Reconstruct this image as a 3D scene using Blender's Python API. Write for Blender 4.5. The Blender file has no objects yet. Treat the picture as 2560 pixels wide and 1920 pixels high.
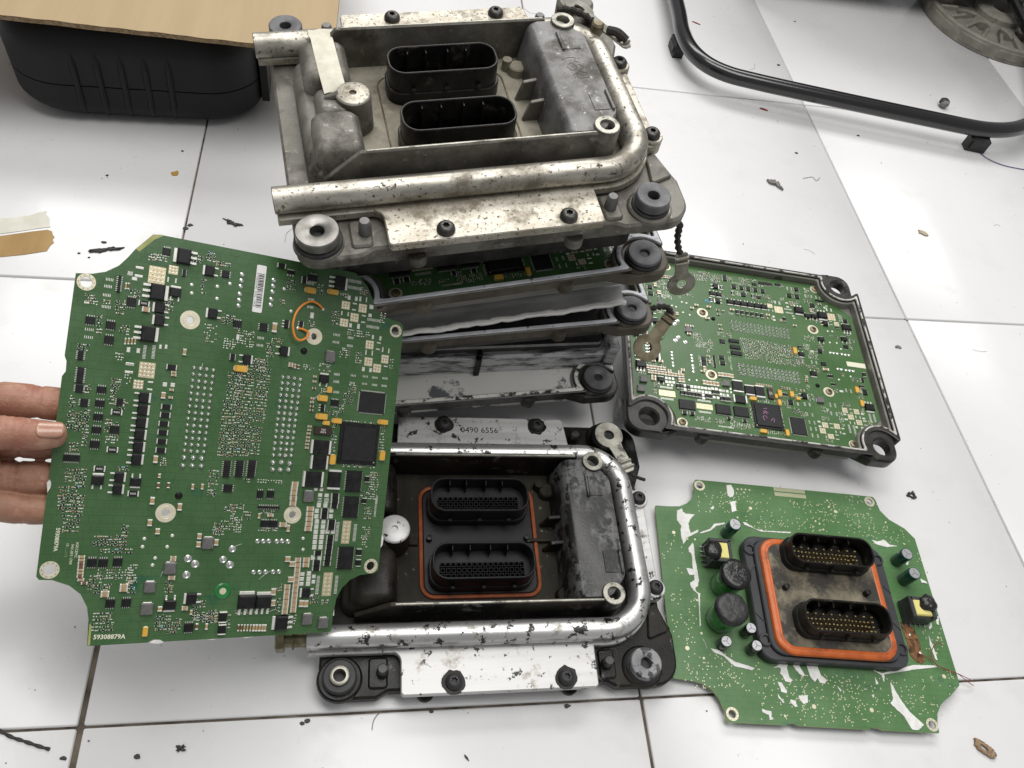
import bpy, math, random
from mathutils import Vector, Matrix, noise
from mathutils.geometry import tessellate_polygon
random.seed(7)
sc = bpy.context.scene
COL = sc.collection

# ---------------------------------------------------------------- camera, light, exposure
cam = bpy.data.objects.new('camera', bpy.data.cameras.new('camera'))
COL.objects.link(cam)
cam.data.sensor_width = 36.0
cam.data.lens = 27.436
cam.data.clip_start = 0.01
cam.data.clip_end = 50.0
RX = Vector((0.981455, -0.086387, 0.171123))
RY = Vector((0.026697, -0.822400, -0.568283))
RZ = Vector((0.189824, 0.562313, -0.804842))
cm = Matrix.Identity(4)
for r in range(3):
    cm[r][0], cm[r][1], cm[r][2] = RX[r], -RY[r], -RZ[r]
cm[0][3], cm[1][3], cm[2][3] = 0.180993, -0.931539, 0.607259
cam.matrix_world = cm
sc.camera = cam

w = bpy.data.worlds.new('World')
sc.world = w
w.use_nodes = True
bg = w.node_tree.nodes['Background']
bg.inputs[0].default_value = (0.97, 0.98, 1.0, 1)
bg.inputs[1].default_value = 0.25

def area(name, loc, target, sx, sy, power, color):
    d = bpy.data.lights.new(name, 'AREA')
    d.shape = 'RECTANGLE'; d.size = sx; d.size_y = sy; d.energy = power; d.color = color
    o = bpy.data.objects.new(name, d); COL.objects.link(o)
    o.location = loc
    o.rotation_euler = (Vector(target) - Vector(loc)).to_track_quat('-Z', 'Y').to_euler()
    return o
area('ceiling_lamp', (0.42, -0.40, 2.1), (0.38, -0.45, 0), 2.0, 0.8, 25, (1.0, 0.985, 0.965))
area('ceiling_lamp_far', (0.55, 1.25, 2.0), (0.3, -0.3, 0), 2.4, 0.7, 29, (1.0, 0.99, 0.975))
sc.view_settings.view_transform = 'Standard'
sc.view_settings.look = 'None'
sc.view_settings.exposure = 0.36
sc.view_settings.gamma = 1.0

# ---------------------------------------------------------------- materials
MATS = {}
def material(name, c1, c2=None, scale=60, rough=0.5, rough2=None, metal=0.0, spot=None, bump=0.0, bscale=500,
             aniso=None, coat=0.0, detail=6, spec=0.5, sss=0.0, spot2=None, lo=0.38, hi=0.62, traces=0.0):
    """c1/c2 mixed by noise; spot = (colour, scale, threshold, softness, metallic, roughness) patches on top."""
    m = bpy.data.materials.new(name); m.use_nodes = True
    nt = m.node_tree; N = nt.nodes; Lk = nt.links
    b = N['Principled BSDF']
    def inp(n, v):
        b.inputs[n].default_value = v
    tc = N.new('ShaderNodeTexCoord')
    src = tc.outputs['Object']
    if aniso:
        mp = N.new('ShaderNodeMapping'); mp.inputs['Scale'].default_value = aniso
        Lk.new(src, mp.inputs['Vector']); asrc = mp.outputs['Vector']
    else:
        asrc = src
    def rgba(c): return (c[0], c[1], c[2], 1)
    def ramp(vec, sca, a, z, det=6, rgh=0.6):
        n = N.new('ShaderNodeTexNoise'); n.inputs['Scale'].default_value = sca
        n.inputs['Detail'].default_value = det; n.inputs['Roughness'].default_value = rgh
        Lk.new(vec, n.inputs['Vector'])
        r = N.new('ShaderNodeMapRange'); r.inputs['From Min'].default_value = a; r.inputs['From Max'].default_value = z
        Lk.new(n.outputs['Fac'], r.inputs['Value'])
        return r.outputs['Result']
    def mixc(fac, A, B):
        x = N.new('ShaderNodeMix'); x.data_type = 'RGBA'
        Lk.new(fac, x.inputs[0])
        for i, v in ((6, A), (7, B)):
            if isinstance(v, tuple): x.inputs[i].default_value = rgba(v)
            else: Lk.new(v, x.inputs[i])
        return x.outputs[2]
    def mixf(fac, A, B):
        x = N.new('ShaderNodeMix'); x.data_type = 'FLOAT'
        Lk.new(fac, x.inputs[0])
        for i, v in ((2, A), (3, B)):
            if isinstance(v, (int, float)): x.inputs[i].default_value = v
            else: Lk.new(v, x.inputs[i])
        return x.outputs[0]
    col = c1; rg = rough; mt = metal
    if c2 is not None:
        f = ramp(asrc, scale, lo, hi, detail)
        col = mixc(f, c1, c2)
        if rough2 is not None: rg = mixf(f, rough, rough2)
    for s in (spot, spot2):
        if s:
            f = ramp(asrc if len(s) > 6 else src, s[1], s[2] - s[3], s[2] + s[3], 7, 0.68)
            col = mixc(f, col, s[0]); mt = mixf(f, mt, s[4]); rg = mixf(f, rg, s[5])
    if traces:
        # faint copper runs under the lacquer
        for bs, of in ((55, 0.37), (140, 0.61)):
            bt = N.new('ShaderNodeTexBrick'); bt.offset = of; bt.squash = 0.7; bt.squash_frequency = 3
            bt.inputs['Scale'].default_value = bs; bt.inputs['Mortar Size'].default_value = 0.012; bt.inputs['Bias'].default_value = 0
            Lk.new(src, bt.inputs['Vector'])
            fm = N.new('ShaderNodeMath'); fm.operation = 'MULTIPLY'; fm.inputs[1].default_value = traces
            Lk.new(bt.outputs['Fac'], fm.inputs[0])
            col = mixc(fm.outputs[0], col, tuple(x*0.5 for x in c1))
    for nm, v in (('Base Color', col), ('Roughness', rg), ('Metallic', mt)):
        if isinstance(v, tuple): inp(nm, rgba(v))
        elif isinstance(v, (int, float)): inp(nm, v)
        else: Lk.new(v, b.inputs[nm])
    inp('Coat Weight', coat); inp('Coat Roughness', 0.15); inp('Specular IOR Level', spec)
    if sss:
        inp('Subsurface Weight', sss); inp('Subsurface Radius', (0.006, 0.002, 0.001))
    if bump:
        n = N.new('ShaderNodeTexNoise'); n.inputs['Scale'].default_value = bscale; n.inputs['Detail'].default_value = 4
        Lk.new(asrc, n.inputs['Vector'])
        bp = N.new('ShaderNodeBump'); bp.inputs['Strength'].default_value = bump; bp.inputs['Distance'].default_value = 0.0006
        Lk.new(n.outputs['Fac'], bp.inputs['Height']); Lk.new(bp.outputs['Normal'], b.inputs['Normal'])
    MATS[name] = m
    return m

material('tile_glaze', (0.725, 0.722, 0.718), (0.748, 0.745, 0.742), 2.2, 0.20, 0.26, spec=0.40,
         spot=((0.695, 0.688, 0.672), 14, 0.60, 0.08, 0, 0.34), spot2=((0.40, 0.375, 0.33), 150, 0.685, 0.02, 0, 0.5))
material('grout', (0.035, 0.026, 0.02), (0.17, 0.14, 0.105), 40, 0.85, bump=0.6)
material('cast_dull', (0.105, 0.097, 0.080), (0.215, 0.203, 0.178), 34, 0.45, 0.6, metal=0.35, bump=0.25, bscale=900,
         spot=((0.040, 0.033, 0.023), 26, 0.58, 0.08, 0.1, 0.7), spot2=((0.30, 0.29, 0.26), 140, 0.64, 0.05, 0.5, 0.45))
material('cast_block', (0.110, 0.107, 0.101), (0.215, 0.212, 0.207), 46, 0.42, 0.55, metal=0.45, bump=0.2, bscale=900,
         spot=((0.055, 0.048, 0.038), 34, 0.57, 0.08, 0.2, 0.6), spot2=((0.36, 0.355, 0.34), 190, 0.64, 0.04, 0.6, 0.4))
material('cast_floor', (0.19, 0.173, 0.128), (0.27, 0.25, 0.195), 60, 0.7, metal=0.1, bump=0.2,
         spot=((0.10, 0.085, 0.06), 25, 0.62, 0.07, 0.0, 0.8))
material('pipe_pitted', (0.34, 0.32, 0.275), (0.60, 0.57, 0.50), 55, 0.34, 0.48, metal=0.8, aniso=(0.35, 1, 1),
         spot=((0.045, 0.036, 0.026), 300, 0.60, 0.03, 0.1, 0.7), spot2=((0.17, 0.15, 0.115), 36, 0.57, 0.09, 0.4, 0.5), bump=0.15)
material('plate_pitted', (0.34, 0.31, 0.25), (0.56, 0.53, 0.46), 80, 0.40, 0.52, metal=0.7, aniso=(0.5, 1, 1),
         spot=((0.07, 0.055, 0.036), 380, 0.60, 0.03, 0.1, 0.7), spot2=((0.19, 0.16, 0.115), 50, 0.58, 0.07, 0.3, 0.55), bump=0.12)
material('paint_black', (0.004, 0.004, 0.004), (0.010, 0.0095, 0.008), 40, 0.24, 0.42, bump=0.3, bscale=700, spec=0.22,
         spot=((0.13, 0.126, 0.118), 60, 0.64, 0.03, 0.4, 0.45), spot2=((0.035, 0.030, 0.020), 14, 0.58, 0.1, 0, 0.6))
material('paint_black_worn', (0.007, 0.007, 0.007), (0.018, 0.017, 0.015), 40, 0.35, 0.5, bump=0.3, bscale=700, aniso=(1, 0.6, 1),
         spot=((0.125, 0.125, 0.123), 40, 0.53, 0.05, 0.3, 0.5, 1), spot2=((0.008, 0.008, 0.008), 130, 0.54, 0.025, 0, 0.35))
material('well_floor_dirty', (0.009, 0.008, 0.0055), (0.026, 0.023, 0.015), 40, 0.6, bump=0.3, spec=0.15,
         spot=((0.15, 0.14, 0.11), 130, 0.65, 0.02, 0.0, 0.6), aniso=(1, 0.3, 1))
material('pipe_bright', (0.52, 0.515, 0.50), (0.70, 0.695, 0.68), 40, 0.30, 0.42, metal=0.8, aniso=(0.12, 1, 1),
         spot=((0.010, 0.010, 0.010), 120, 0.580, 0.008, 0.0, 0.45), spot2=((0.30, 0.285, 0.25), 90, 0.60, 0.06, 0.6, 0.45))
material('plate_bright', (0.47, 0.467, 0.455), (0.63, 0.625, 0.61), 60, 0.42, 0.52, metal=0.40, aniso=(0.1, 1.2, 1),
         spot=((0.015, 0.013, 0.012), 110, 0.600, 0.008, 0.0, 0.45), spot2=((0.30, 0.275, 0.235), 60, 0.62, 0.05, 0.5, 0.5))
material('steel_dark', (0.045, 0.043, 0.040), (0.10, 0.095, 0.085), 120, 0.4, metal=0.7)
material('steel_washer', (0.16, 0.155, 0.14), (0.26, 0.25, 0.235), 90, 0.36, metal=0.8)
material('steel_lug', (0.24, 0.23, 0.19), (0.40, 0.39, 0.34), 90, 0.42, metal=0.75, spot=((0.03, 0.027, 0.02), 50, 0.62, 0.05, 0, 0.6))
material('steel_lug_brown', (0.13, 0.105, 0.06), (0.24, 0.205, 0.14), 90, 0.45, metal=0.6, spot=((0.03, 0.027, 0.02), 60, 0.64, 0.05, 0, 0.6))
material('rubber_black', (0.012, 0.012, 0.013), (0.03, 0.03, 0.03), 90, 0.55)
material('bushing_grey', (0.085, 0.085, 0.09), (0.135, 0.135, 0.14), 100, 0.5, metal=0.2)
material('bushing_worn', (0.20, 0.20, 0.205), (0.27, 0.27, 0.28), 100, 0.5, metal=0.2, spot=((0.010, 0.010, 0.010), 110, 0.52, 0.03, 0, 0.4))
material('bolt_brass', (0.15, 0.13, 0.075), (0.26, 0.235, 0.15), 120, 0.35, metal=0.85, spot=((0.05, 0.045, 0.03), 90, 0.62, 0.05, 0.2, 0.5))
material('braid_black', (0.010, 0.009, 0.008), (0.045, 0.040, 0.032), 900, 0.8, bump=0.9, bscale=1500)
material('plastic_black', (0.007, 0.007, 0.008), (0.012, 0.012, 0.013), 60, 0.33, 0.45, spec=0.22)
material('plastic_dusty', (0.007, 0.007, 0.007), (0.020, 0.018, 0.015), 60, 0.36, spec=0.25, spot=((0.07, 0.06, 0.042), 50, 0.62, 0.05, 0, 0.7))
material('plastic_frame', (0.030, 0.031, 0.034), (0.042, 0.043, 0.047), 80, 0.42)
material('header_dirt', (0.115, 0.096, 0.060), (0.215, 0.185, 0.125), 50, 0.6, spot=((0.028, 0.024, 0.018), 45, 0.50, 0.07, 0, 0.5))
material('gasket_orange', (0.50, 0.105, 0.018), (0.60, 0.135, 0.025), 120, 0.4, spot=((0.30, 0.06, 0.012), 50, 0.62, 0.06, 0, 0.5))
material('gasket_rust', (0.22, 0.050, 0.014), (0.31, 0.078, 0.022), 120, 0.45, spot=((0.10, 0.03, 0.012), 60, 0.6, 0.08, 0, 0.5))
material('brass_pin', (0.36, 0.26, 0.09), (0.62, 0.50, 0.26), 500, 0.3, metal=0.9)
material('mask_tape', (0.60, 0.575, 0.46), (0.70, 0.675, 0.565), 160, 0.8, bump=0.5, bscale=500)
# boards
material('solder_mask', (0.045, 0.110, 0.036), (0.060, 0.136, 0.049), 26, 0.24, 0.36, spec=0.5, bump=0.10, bscale=350,
         spot=((0.010, 0.095, 0.055), 30, 0.66, 0.05, 0, 0.3), spot2=((0.16, 0.24, 0.15), 260, 0.70, 0.03, 0, 0.4), traces=0.35)
material('solder_mask_bright_lit', (0.075, 0.172, 0.058), (0.100, 0.208, 0.080), 22, 0.30, 0.42, spec=0.5, bump=0.08, bscale=350,
         spot=((0.055, 0.19, 0.085), 34, 0.66, 0.05, 0, 0.3), spot2=((0.22, 0.32, 0.20), 230, 0.72, 0.03, 0, 0.4), traces=0.28)  # same lacquer lightened, stronger light on that board put into the colour
material('solder_mask_mid_lit', (0.052, 0.122, 0.037), (0.070, 0.148, 0.051), 22, 0.30, 0.42, spec=0.4, bump=0.08, bscale=350,
         spot=((0.045, 0.15, 0.065), 34, 0.66, 0.05, 0, 0.3), spot2=((0.20, 0.26, 0.17), 230, 0.72, 0.03, 0, 0.4), traces=0.3)  # same lacquer again, a middling light put into the colour
material('board_edge', (0.30, 0.32, 0.10), (0.40, 0.40, 0.16), 90, 0.6)
material('solder', (0.60, 0.60, 0.58), (0.78, 0.78, 0.75), 900, 0.25, metal=0.9)
material('tin_white', (0.72, 0.715, 0.65), (0.82, 0.815, 0.75), 300, 0.34, metal=0.4)
material('gold_pad', (0.66, 0.55, 0.33), (0.78, 0.69, 0.47), 300, 0.34, metal=0.6)
material('ring_cream', (0.68, 0.63, 0.46), (0.78, 0.73, 0.57), 200, 0.38, metal=0.35)
material('ring_green', (0.018, 0.15, 0.035), (0.025, 0.18, 0.05), 100, 0.25)
material('chip_black', (0.006, 0.006, 0.0065), (0.012, 0.012, 0.013), 250, 0.34, 0.5, spec=0.35)
material('chip_matte', (0.011, 0.011, 0.012), (0.016, 0.016, 0.017), 300, 0.5, spec=0.35)
material('chip_brown', (0.035, 0.02, 0.015), None, rough=0.4)
material('ceramic_tan', (0.34, 0.235, 0.12), (0.46, 0.335, 0.19), 400, 0.35)
material('ceramic_brown', (0.14, 0.060, 0.030), (0.21, 0.10, 0.05), 500, 0.4)
material('tantalum_yellow', (0.66, 0.36, 0.045), (0.72, 0.42, 0.07), 300, 0.4)
material('tantalum_bar', (0.50, 0.23, 0.02), None, rough=0.45)
material('ferrite_grey', (0.12, 0.118, 0.115), (0.17, 0.165, 0.16), 300, 0.5, metal=0.25)
material('silkscreen', (0.72, 0.70, 0.55), None, rough=0.6)
material('label_white', (0.80, 0.795, 0.77), None, rough=0.5)
material('print_black', (0.02, 0.02, 0.02), None, rough=0.6)
material('marker_pink', (0.40, 0.19, 0.35), None, rough=0.5)
material('marker_blue', (0.16, 0.42, 0.60), None, rough=0.5)
material('marker_red', (0.105, 0.055, 0.045), None, rough=0.6)
material('wire_orange', (0.78, 0.26, 0.03), None, rough=0.4)
material('wire_red', (0.22, 0.02, 0.015), None, rough=0.4)
material('residue_white', (0.66, 0.655, 0.62), (0.78, 0.775, 0.745), 150, 0.55, bump=0.8, bscale=350)
material('via_cream', (0.70, 0.66, 0.46), None, rough=0.4, metal=0.3)
material('via_teal', (0.012, 0.095, 0.065), None, rough=0.4)
material('copper_burnt', (0.07, 0.038, 0.022), (0.36, 0.17, 0.07), 160, 0.4, metal=0.5, bump=0.8, bscale=300)
material('sleeve_green', (0.022, 0.15, 0.028), (0.032, 0.19, 0.038), 50, 0.22, coat=0.4)
material('sleeve_teal', (0.008, 0.045, 0.035), (0.012, 0.06, 0.045), 50, 0.22, coat=0.4)
material('sleeve_black', (0.010, 0.010, 0.012), None, rough=0.2, coat=0.4)
material('can_aluminium', (0.70, 0.70, 0.72), None, rough=0.3, metal=0.85)
material('goo_black', (0.010, 0.010, 0.010), (0.016, 0.016, 0.016), 60, 0.22, bump=1.0, bscale=420)
material('goo_black_dry', (0.014, 0.014, 0.014), (0.03, 0.03, 0.03), 60, 0.42, bump=1.0, bscale=420)
material('tape_yellow', (0.72, 0.64, 0.22), None, rough=0.5)
# stack
material('tray_brown', (0.065, 0.055, 0.041), (0.125, 0.110, 0.086), 40, 0.5, metal=0.25, bump=0.3, bscale=800,
         spot=((0.17, 0.115, 0.06), 24, 0.66, 0.06, 0, 0.6), spot2=((0.24, 0.23, 0.21), 70, 0.71, 0.04, 0.5, 0.45))
material('tray_black', (0.012, 0.012, 0.011), (0.05, 0.047, 0.040), 50, 0.36, metal=0.2, bump=0.3, bscale=700,
         spot=((0.17, 0.165, 0.15), 60, 0.68, 0.05, 0.5, 0.4))
material('tray_inside', (0.17, 0.165, 0.145), (0.27, 0.26, 0.235), 40, 0.45, metal=0.35, aniso=(0.3, 1, 1))
material('tray_floor_pale', (0.16, 0.165, 0.18), (0.21, 0.215, 0.23), 40, 0.4, metal=0.4,
         spot=((0.66, 0.65, 0.61), 10, 0.44, 0.012, 0.1, 0.4))
material('sealant_grey', (0.44, 0.45, 0.48), (0.68, 0.69, 0.71), 120, 0.35, spot=((0.04, 0.04, 0.045), 80, 0.63, 0.03, 0, 0.4), aniso=(0.4, 1, 1), bump=0.6)
material('sealant_pale', (0.50, 0.49, 0.44), (0.66, 0.65, 0.60), 120, 0.45, spot=((0.02, 0.02, 0.018), 75, 0.545, 0.03, 0, 0.4), aniso=(0.5, 1, 1), bump=0.6)
material('scraped_metal', (0.05, 0.05, 0.051), (0.20, 0.20, 0.20), 160, 0.4, metal=0.3, aniso=(0.22, 1, 1.3), bump=0.4,
         spot=((0.52, 0.52, 0.525), 140, 0.475, 0.05, 0.3, 0.45, 1))
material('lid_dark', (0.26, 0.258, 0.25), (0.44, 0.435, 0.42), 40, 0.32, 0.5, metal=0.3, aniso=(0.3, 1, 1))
material('dark_panel_and_shade', (0.035, 0.035, 0.036), (0.06, 0.06, 0.06), 60, 0.4, metal=0.3)  # dark panel tone, also stands in for shade inside the middle housing
material('lid_edge', (0.80, 0.78, 0.73), (0.88, 0.86, 0.82), 80, 0.32, metal=0.15)
# background things
material('case_black', (0.0045, 0.0047, 0.0052), (0.007, 0.0072, 0.0078), 30, 0.5, spec=0.3, bump=0.35, bscale=1800)
material('cardboard', (0.395, 0.295, 0.168), (0.420, 0.316, 0.184), 40, 0.85, aniso=(1.6, 0.12, 1), bump=0.15, bscale=300)
material('cardboard_edge', (0.20, 0.14, 0.075), (0.34, 0.25, 0.15), 200, 0.9, bump=0.8)
material('tube_black', (0.008, 0.008, 0.009), None, rough=0.22, coat=0.5)
material('unseen_body_black', (0.02, 0.02, 0.021), None, rough=0.5)  # for the unseen body added above the stand
material('grey_disc', (0.20, 0.19, 0.155), (0.28, 0.265, 0.22), 40, 0.6, bump=0.3, spot=((0.10, 0.09, 0.065), 26, 0.62, 0.06, 0, 0.7))
material('tape_cream', (0.62, 0.60, 0.51), (0.72, 0.70, 0.62), 40, 0.55, spot=((0.2, 0.19, 0.16), 130, 0.72, 0.03, 0, 0.6))
material('tape_brown', (0.33, 0.205, 0.075), (0.40, 0.26, 0.105), 30, 0.35, aniso=(1.5, 0.3, 1))
material('flake_black', (0.012, 0.011, 0.010), (0.03, 0.027, 0.024), 300, 0.55)
material('flake_grey', (0.13, 0.12, 0.11), (0.25, 0.24, 0.22), 300, 0.7)
material('flake_amber', (0.46, 0.27, 0.06), None, rough=0.4)
material('flake_beige', (0.44, 0.37, 0.25), None, rough=0.7)
material('leaf_brown', (0.24, 0.15, 0.085), (0.36, 0.25, 0.155), 200, 0.4, spot=((0.03, 0.018, 0.015), 160, 0.60, 0.05, 0, 0.4))
material('skin', (0.33, 0.168, 0.107), (0.44, 0.235, 0.158), 55, 0.52, sss=0.12, bump=0.55, bscale=1100,
         spot=((0.31, 0.118, 0.078), 38, 0.56, 0.1, 0, 0.5), spot2=((0.46, 0.27, 0.18), 160, 0.62, 0.06, 0, 0.5))
material('nail', (0.38, 0.195, 0.13), (0.46, 0.25, 0.175), 60, 0.22, coat=0.3)

# ---------------------------------------------------------------- mesh helpers (all shapes in millimetres)
S = 0.001
def rot(p, a):
    c, s = math.cos(a), math.sin(a)
    return (p[0] * c - p[1] * s, p[0] * s + p[1] * c)

class MB:
    def __init__(self):
        self.v = []; self.f = []; self.m = []
    def add(self, vs, fs, mi=0, M=None):
        n = len(self.v)
        if M is not None: vs = [M @ Vector(v) for v in vs]
        self.v += [tuple(v) for v in vs]
        self.f += [tuple(i + n for i in f) for f in fs]
        self.m += [mi] * len(fs)
        return self
    def box(self, x0, y0, z0, x1, y1, z1, mi=0, M=None):
        vs = [(x0,y0,z0),(x1,y0,z0),(x1,y1,z0),(x0,y1,z0),(x0,y0,z1),(x1,y0,z1),(x1,y1,z1),(x0,y1,z1)]
        return self.add(vs, [(3,2,1,0),(4,5,6,7),(0,1,5,4),(1,2,6,5),(2,3,7,6),(3,0,4,7)], mi, M)
    def bbox(self, cx, cy, w, h, z0, z1, b, mi=0, M=None, taper=0.0):
        """box with chamfered top edge"""
        a, c = w / 2, h / 2
        b = min(b, a * 0.8, c * 0.8, (z1 - z0) * 0.8)
        def ring(i, z): return [(cx-a+i,cy-c+i,z),(cx+a-i,cy-c+i,z),(cx+a-i,cy+c-i,z),(cx-a+i,cy+c-i,z)]
        vs = ring(0, z0) + ring(taper, z1 - b) + ring(taper + b, z1)
        fs = [(8,9,10,11)]
        for k in (0, 4):
            for i in range(4):
                j = (i + 1) % 4
                fs.append((k+i, k+j, k+4+j, k+4+i))
        return self.add(vs, fs, mi, M)
    def prism(self, outer, holes, z0, z1, bev=0.0, mi=0, M=None, bottom=True, mside=None, mbev=None):
        """extruded polygon with holes, chamfered top edge"""
        ms = mi if mside is None else mside
        loops = [outer] + list(holes)
        def area2(l): return sum(l[i][0]*l[(i+1)%len(l)][1] - l[(i+1)%len(l)][0]*l[i][1] for i in range(len(l)))
        fixed = []
        for k, l in enumerate(loops):
            l = [tuple(p[:2]) for p in l]
            if (area2(l) > 0) != (k == 0): l = l[::-1]
            fixed.append(l)
        def inset(l, d):
            if d == 0: return l
            out = []; n = len(l)
            for i in range(n):
                p0, p1, p2 = l[i-1], l[i], l[(i+1) % n]
                e1 = Vector((p1[0]-p0[0], p1[1]-p0[1])); e2 = Vector((p2[0]-p1[0], p2[1]-p1[1]))
                if e1.length < 1e-6: e1 = e2
                if e2.length < 1e-6: e2 = e1
                e1 = e1.normalized(); e2 = e2.normalized()
                nn = Vector((-e1.y - e2.y, e1.x + e2.x))
                if nn.length < 1e-6: nn = Vector((-e1.y, e1.x))
                nn.normalize()
                k = 1.0 / max(0.5, nn.dot(Vector((-e1.y, e1.x))))
                out.append((p1[0] + nn.x * d * k, p1[1] + nn.y * d * k))
            return out
        top = [inset(l, bev) for l in fixed]
        levels = [(fixed, z0), (fixed, z1 - bev)] + ([(top, z1)] if bev else [])
        if not bev: levels[1] = (fixed, z1)
        vs = []; fs = []; starts = []
        for ls, z in levels:
            st = []
            for l in ls:
                st.append(len(vs)); vs += [(p[0], p[1], z) for p in l]
            starts.append(st)
        mts = []
        for a in range(len(levels) - 1):
            for k, l in enumerate(fixed):
                n = len(l)
                for i in range(n):
                    j = (i + 1) % n
                    fs.append((starts[a][k]+i, starts[a][k]+j, starts[a+1][k]+j, starts[a+1][k]+i)); mts.append(mbev if (mbev is not None and a == 1) else ms)
        flat = []
        for k, l in enumerate(fixed): flat += list(range(len(l)))
        caps = [(len(levels) - 1, 1)] + ([(0, -1)] if bottom else [])
        for lev, sg in caps:
            ls, z = levels[lev]
            idx = [starts[lev][k] + i for k, l in enumerate(ls) for i in range(len(l))]
            for t in tessellate_polygon([[Vector((p[0], p[1], 0)) for p in l] for l in ls]):
                a, b, c = (idx[t[0]], idx[t[1]], idx[t[2]])
                A, B, Cc = vs[a], vs[b], vs[c]
                ar = (B[0]-A[0])*(Cc[1]-A[1]) - (Cc[0]-A[0])*(B[1]-A[1])
                if abs(ar) < 1e-9: continue
                fs.append((a, b, c) if ar * sg > 0 else (a, c, b)); mts.append(mi)
        n = len(self.v)
        if M is not None: vs = [tuple(M @ Vector(v)) for v in vs]
        self.v += vs
        self.f += [tuple(i + n for i in f) for f in fs]
        self.m += mts
        return self
    def lathe(self, prof, cx=0, cy=0, n=24, mi=0, M=None):
        """prof: (radius, z) from bottom to top, outward normals when going up on the outside"""
        vs = []; fs = []; rows = []
        for r, z in prof:
            if r < 1e-6:
                rows.append([len(vs)]); vs.append((cx, cy, z))
            else:
                rows.append(list(range(len(vs), len(vs) + n)))
                vs += [(cx + r*math.cos(2*math.pi*i/n), cy + r*math.sin(2*math.pi*i/n), z) for i in range(n)]
        for a, b in zip(rows[:-1], rows[1:]):
            for i in range(n):
                j = (i + 1) % n
                if len(a) == 1 and len(b) == 1: continue
                if len(a) == 1: fs.append((a[0], b[j], b[i]))
                elif len(b) == 1: fs.append((a[i], a[j], b[0]))
                else: fs.append((a[i], a[j], b[j], b[i]))
        return self.add(vs, fs, mi, M)
    def tube(self, pts, r, n=12, mi=0, closed=False, caps=True, flat=1.0, M=None):
        """swept round section; r a number or list; flat scales the section along the frame's second axis"""
        P = [Vector(p) for p in pts]; k = len(P)
        R = list(r) if isinstance(r, (list, tuple)) else [r] * k
        tang = []
        for i in range(k):
            a = P[i-1] if (closed or i > 0) else P[i]
            b = P[(i+1) % k] if (closed or i < k-1) else P[i]
            tang.append((b - a).normalized())
        t0 = tang[0]
        up = Vector((0, 0, 1)) if abs(t0.z) < 0.9 else Vector((1, 0, 0))
        u = t0.cross(up).normalized()
        vs = []; fs = []
        for i in range(k):
            t = tang[i]
            u = (u - t * u.dot(t)).normalized(); wv = t.cross(u)
            for j in range(n):
                a = 2 * math.pi * j / n
                vs.append(P[i] + u * (R[i] * math.cos(a)) + wv * (R[i] * flat * math.sin(a)))
        for i in range(k if closed else k - 1):
            i2 = (i + 1) % k
            for j in range(n):
                j2 = (j + 1) % n
                fs.append((i*n+j, i*n+j2, i2*n+j2, i2*n+j))
        if caps and not closed:
            fs.append(tuple(range(n))[::-1]); fs.append(tuple((k-1)*n + j for j in range(n)))
        return self.add(vs, fs, mi, M)
    def mesh(self, name, mats, angle=35):
        me = bpy.data.meshes.new(name)
        me.from_pydata([(v[0]*S, v[1]*S, v[2]*S) for v in self.v], [], self.f)
        for m in (mats if isinstance(mats, (list, tuple)) else [mats]):
            me.materials.append(MATS[m])
        me.polygons.foreach_set('material_index', self.m)
        me.polygons.foreach_set('use_smooth', [True] * len(self.f))
        me.update()
        try: me.set_sharp_from_angle(angle=math.radians(angle))
        except Exception: pass
        return me
    def obj(self, name, mats, parent=None, angle=35, kind=None):
        o = bpy.data.objects.new(name, self.mesh(name, mats, angle))
        COL.objects.link(o)
        if parent is not None: o.parent = parent
        if kind: o['kind'] = kind
        return o

def place(me, name, parent, x=0, y=0, z=0, rz=0.0, kind=None):
    o = bpy.data.objects.new(name, me); COL.objects.link(o)
    o.parent = parent; o.location = (x*S, y*S, z*S); o.rotation_euler = (0, 0, rz)
    if kind: o['kind'] = kind
    return o
def empty(name, label, cat, M=None, group=None):
    o = bpy.data.objects.new(name, None); COL.objects.link(o)
    o.empty_display_size = 0.02
    if M is not None: o.matrix_world = M
    o['label'] = label; o['category'] = cat
    if group: o['group'] = group
    return o
def tag(o, label, cat, group=None, kind=None):
    o['label'] = label; o['category'] = cat
    if group: o['group'] = group
    if kind: o['kind'] = kind
    return o
def pose(x, y, z, yaw=0, R3=None):
    if R3 is not None:
        m = Matrix.Identity(4)
        for i in range(3):
            for j in range(3): m[i][j] = R3[i][j]
    else:
        m = Matrix.Rotation(yaw, 4, 'Z')
    m.translation = Vector((x, y, z)) * S
    return m
def fillet(pts, n=6):
    """polygon points (x, y[, radius]) with rounded corners"""
    out = []; k = len(pts)
    for i in range(k):
        p = Vector(pts[i][:2]); r = pts[i][2] if len(pts[i]) > 2 else 0
        if r <= 0: out.append(tuple(p)); continue
        a = Vector(pts[i-1][:2]) - p; b = Vector(pts[(i+1) % k][:2]) - p
        la, lb = a.length, b.length; a.normalize(); b.normalize()
        ang = a.angle(b)
        d = min(r / math.tan(ang / 2), la * 0.49, lb * 0.49); rr = d * math.tan(ang / 2)
        c = p + (a + b).normalized() * (rr / math.sin(ang / 2))
        s = p + a * d - c; e = p + b * d - c
        a0 = math.atan2(s.y, s.x); a1 = math.atan2(e.y, e.x); da = a1 - a0
        while da > math.pi: da -= 2*math.pi
        while da < -math.pi: da += 2*math.pi
        for q in range(n + 1):
            t = a0 + da * q / n
            out.append((c.x + rr*math.cos(t), c.y + rr*math.sin(t)))
    return out
def rrect(x0, y0, x1, y1, r, n=6): return fillet([(x0,y0,r),(x1,y0,r),(x1,y1,r),(x0,y1,r)], n)
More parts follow.
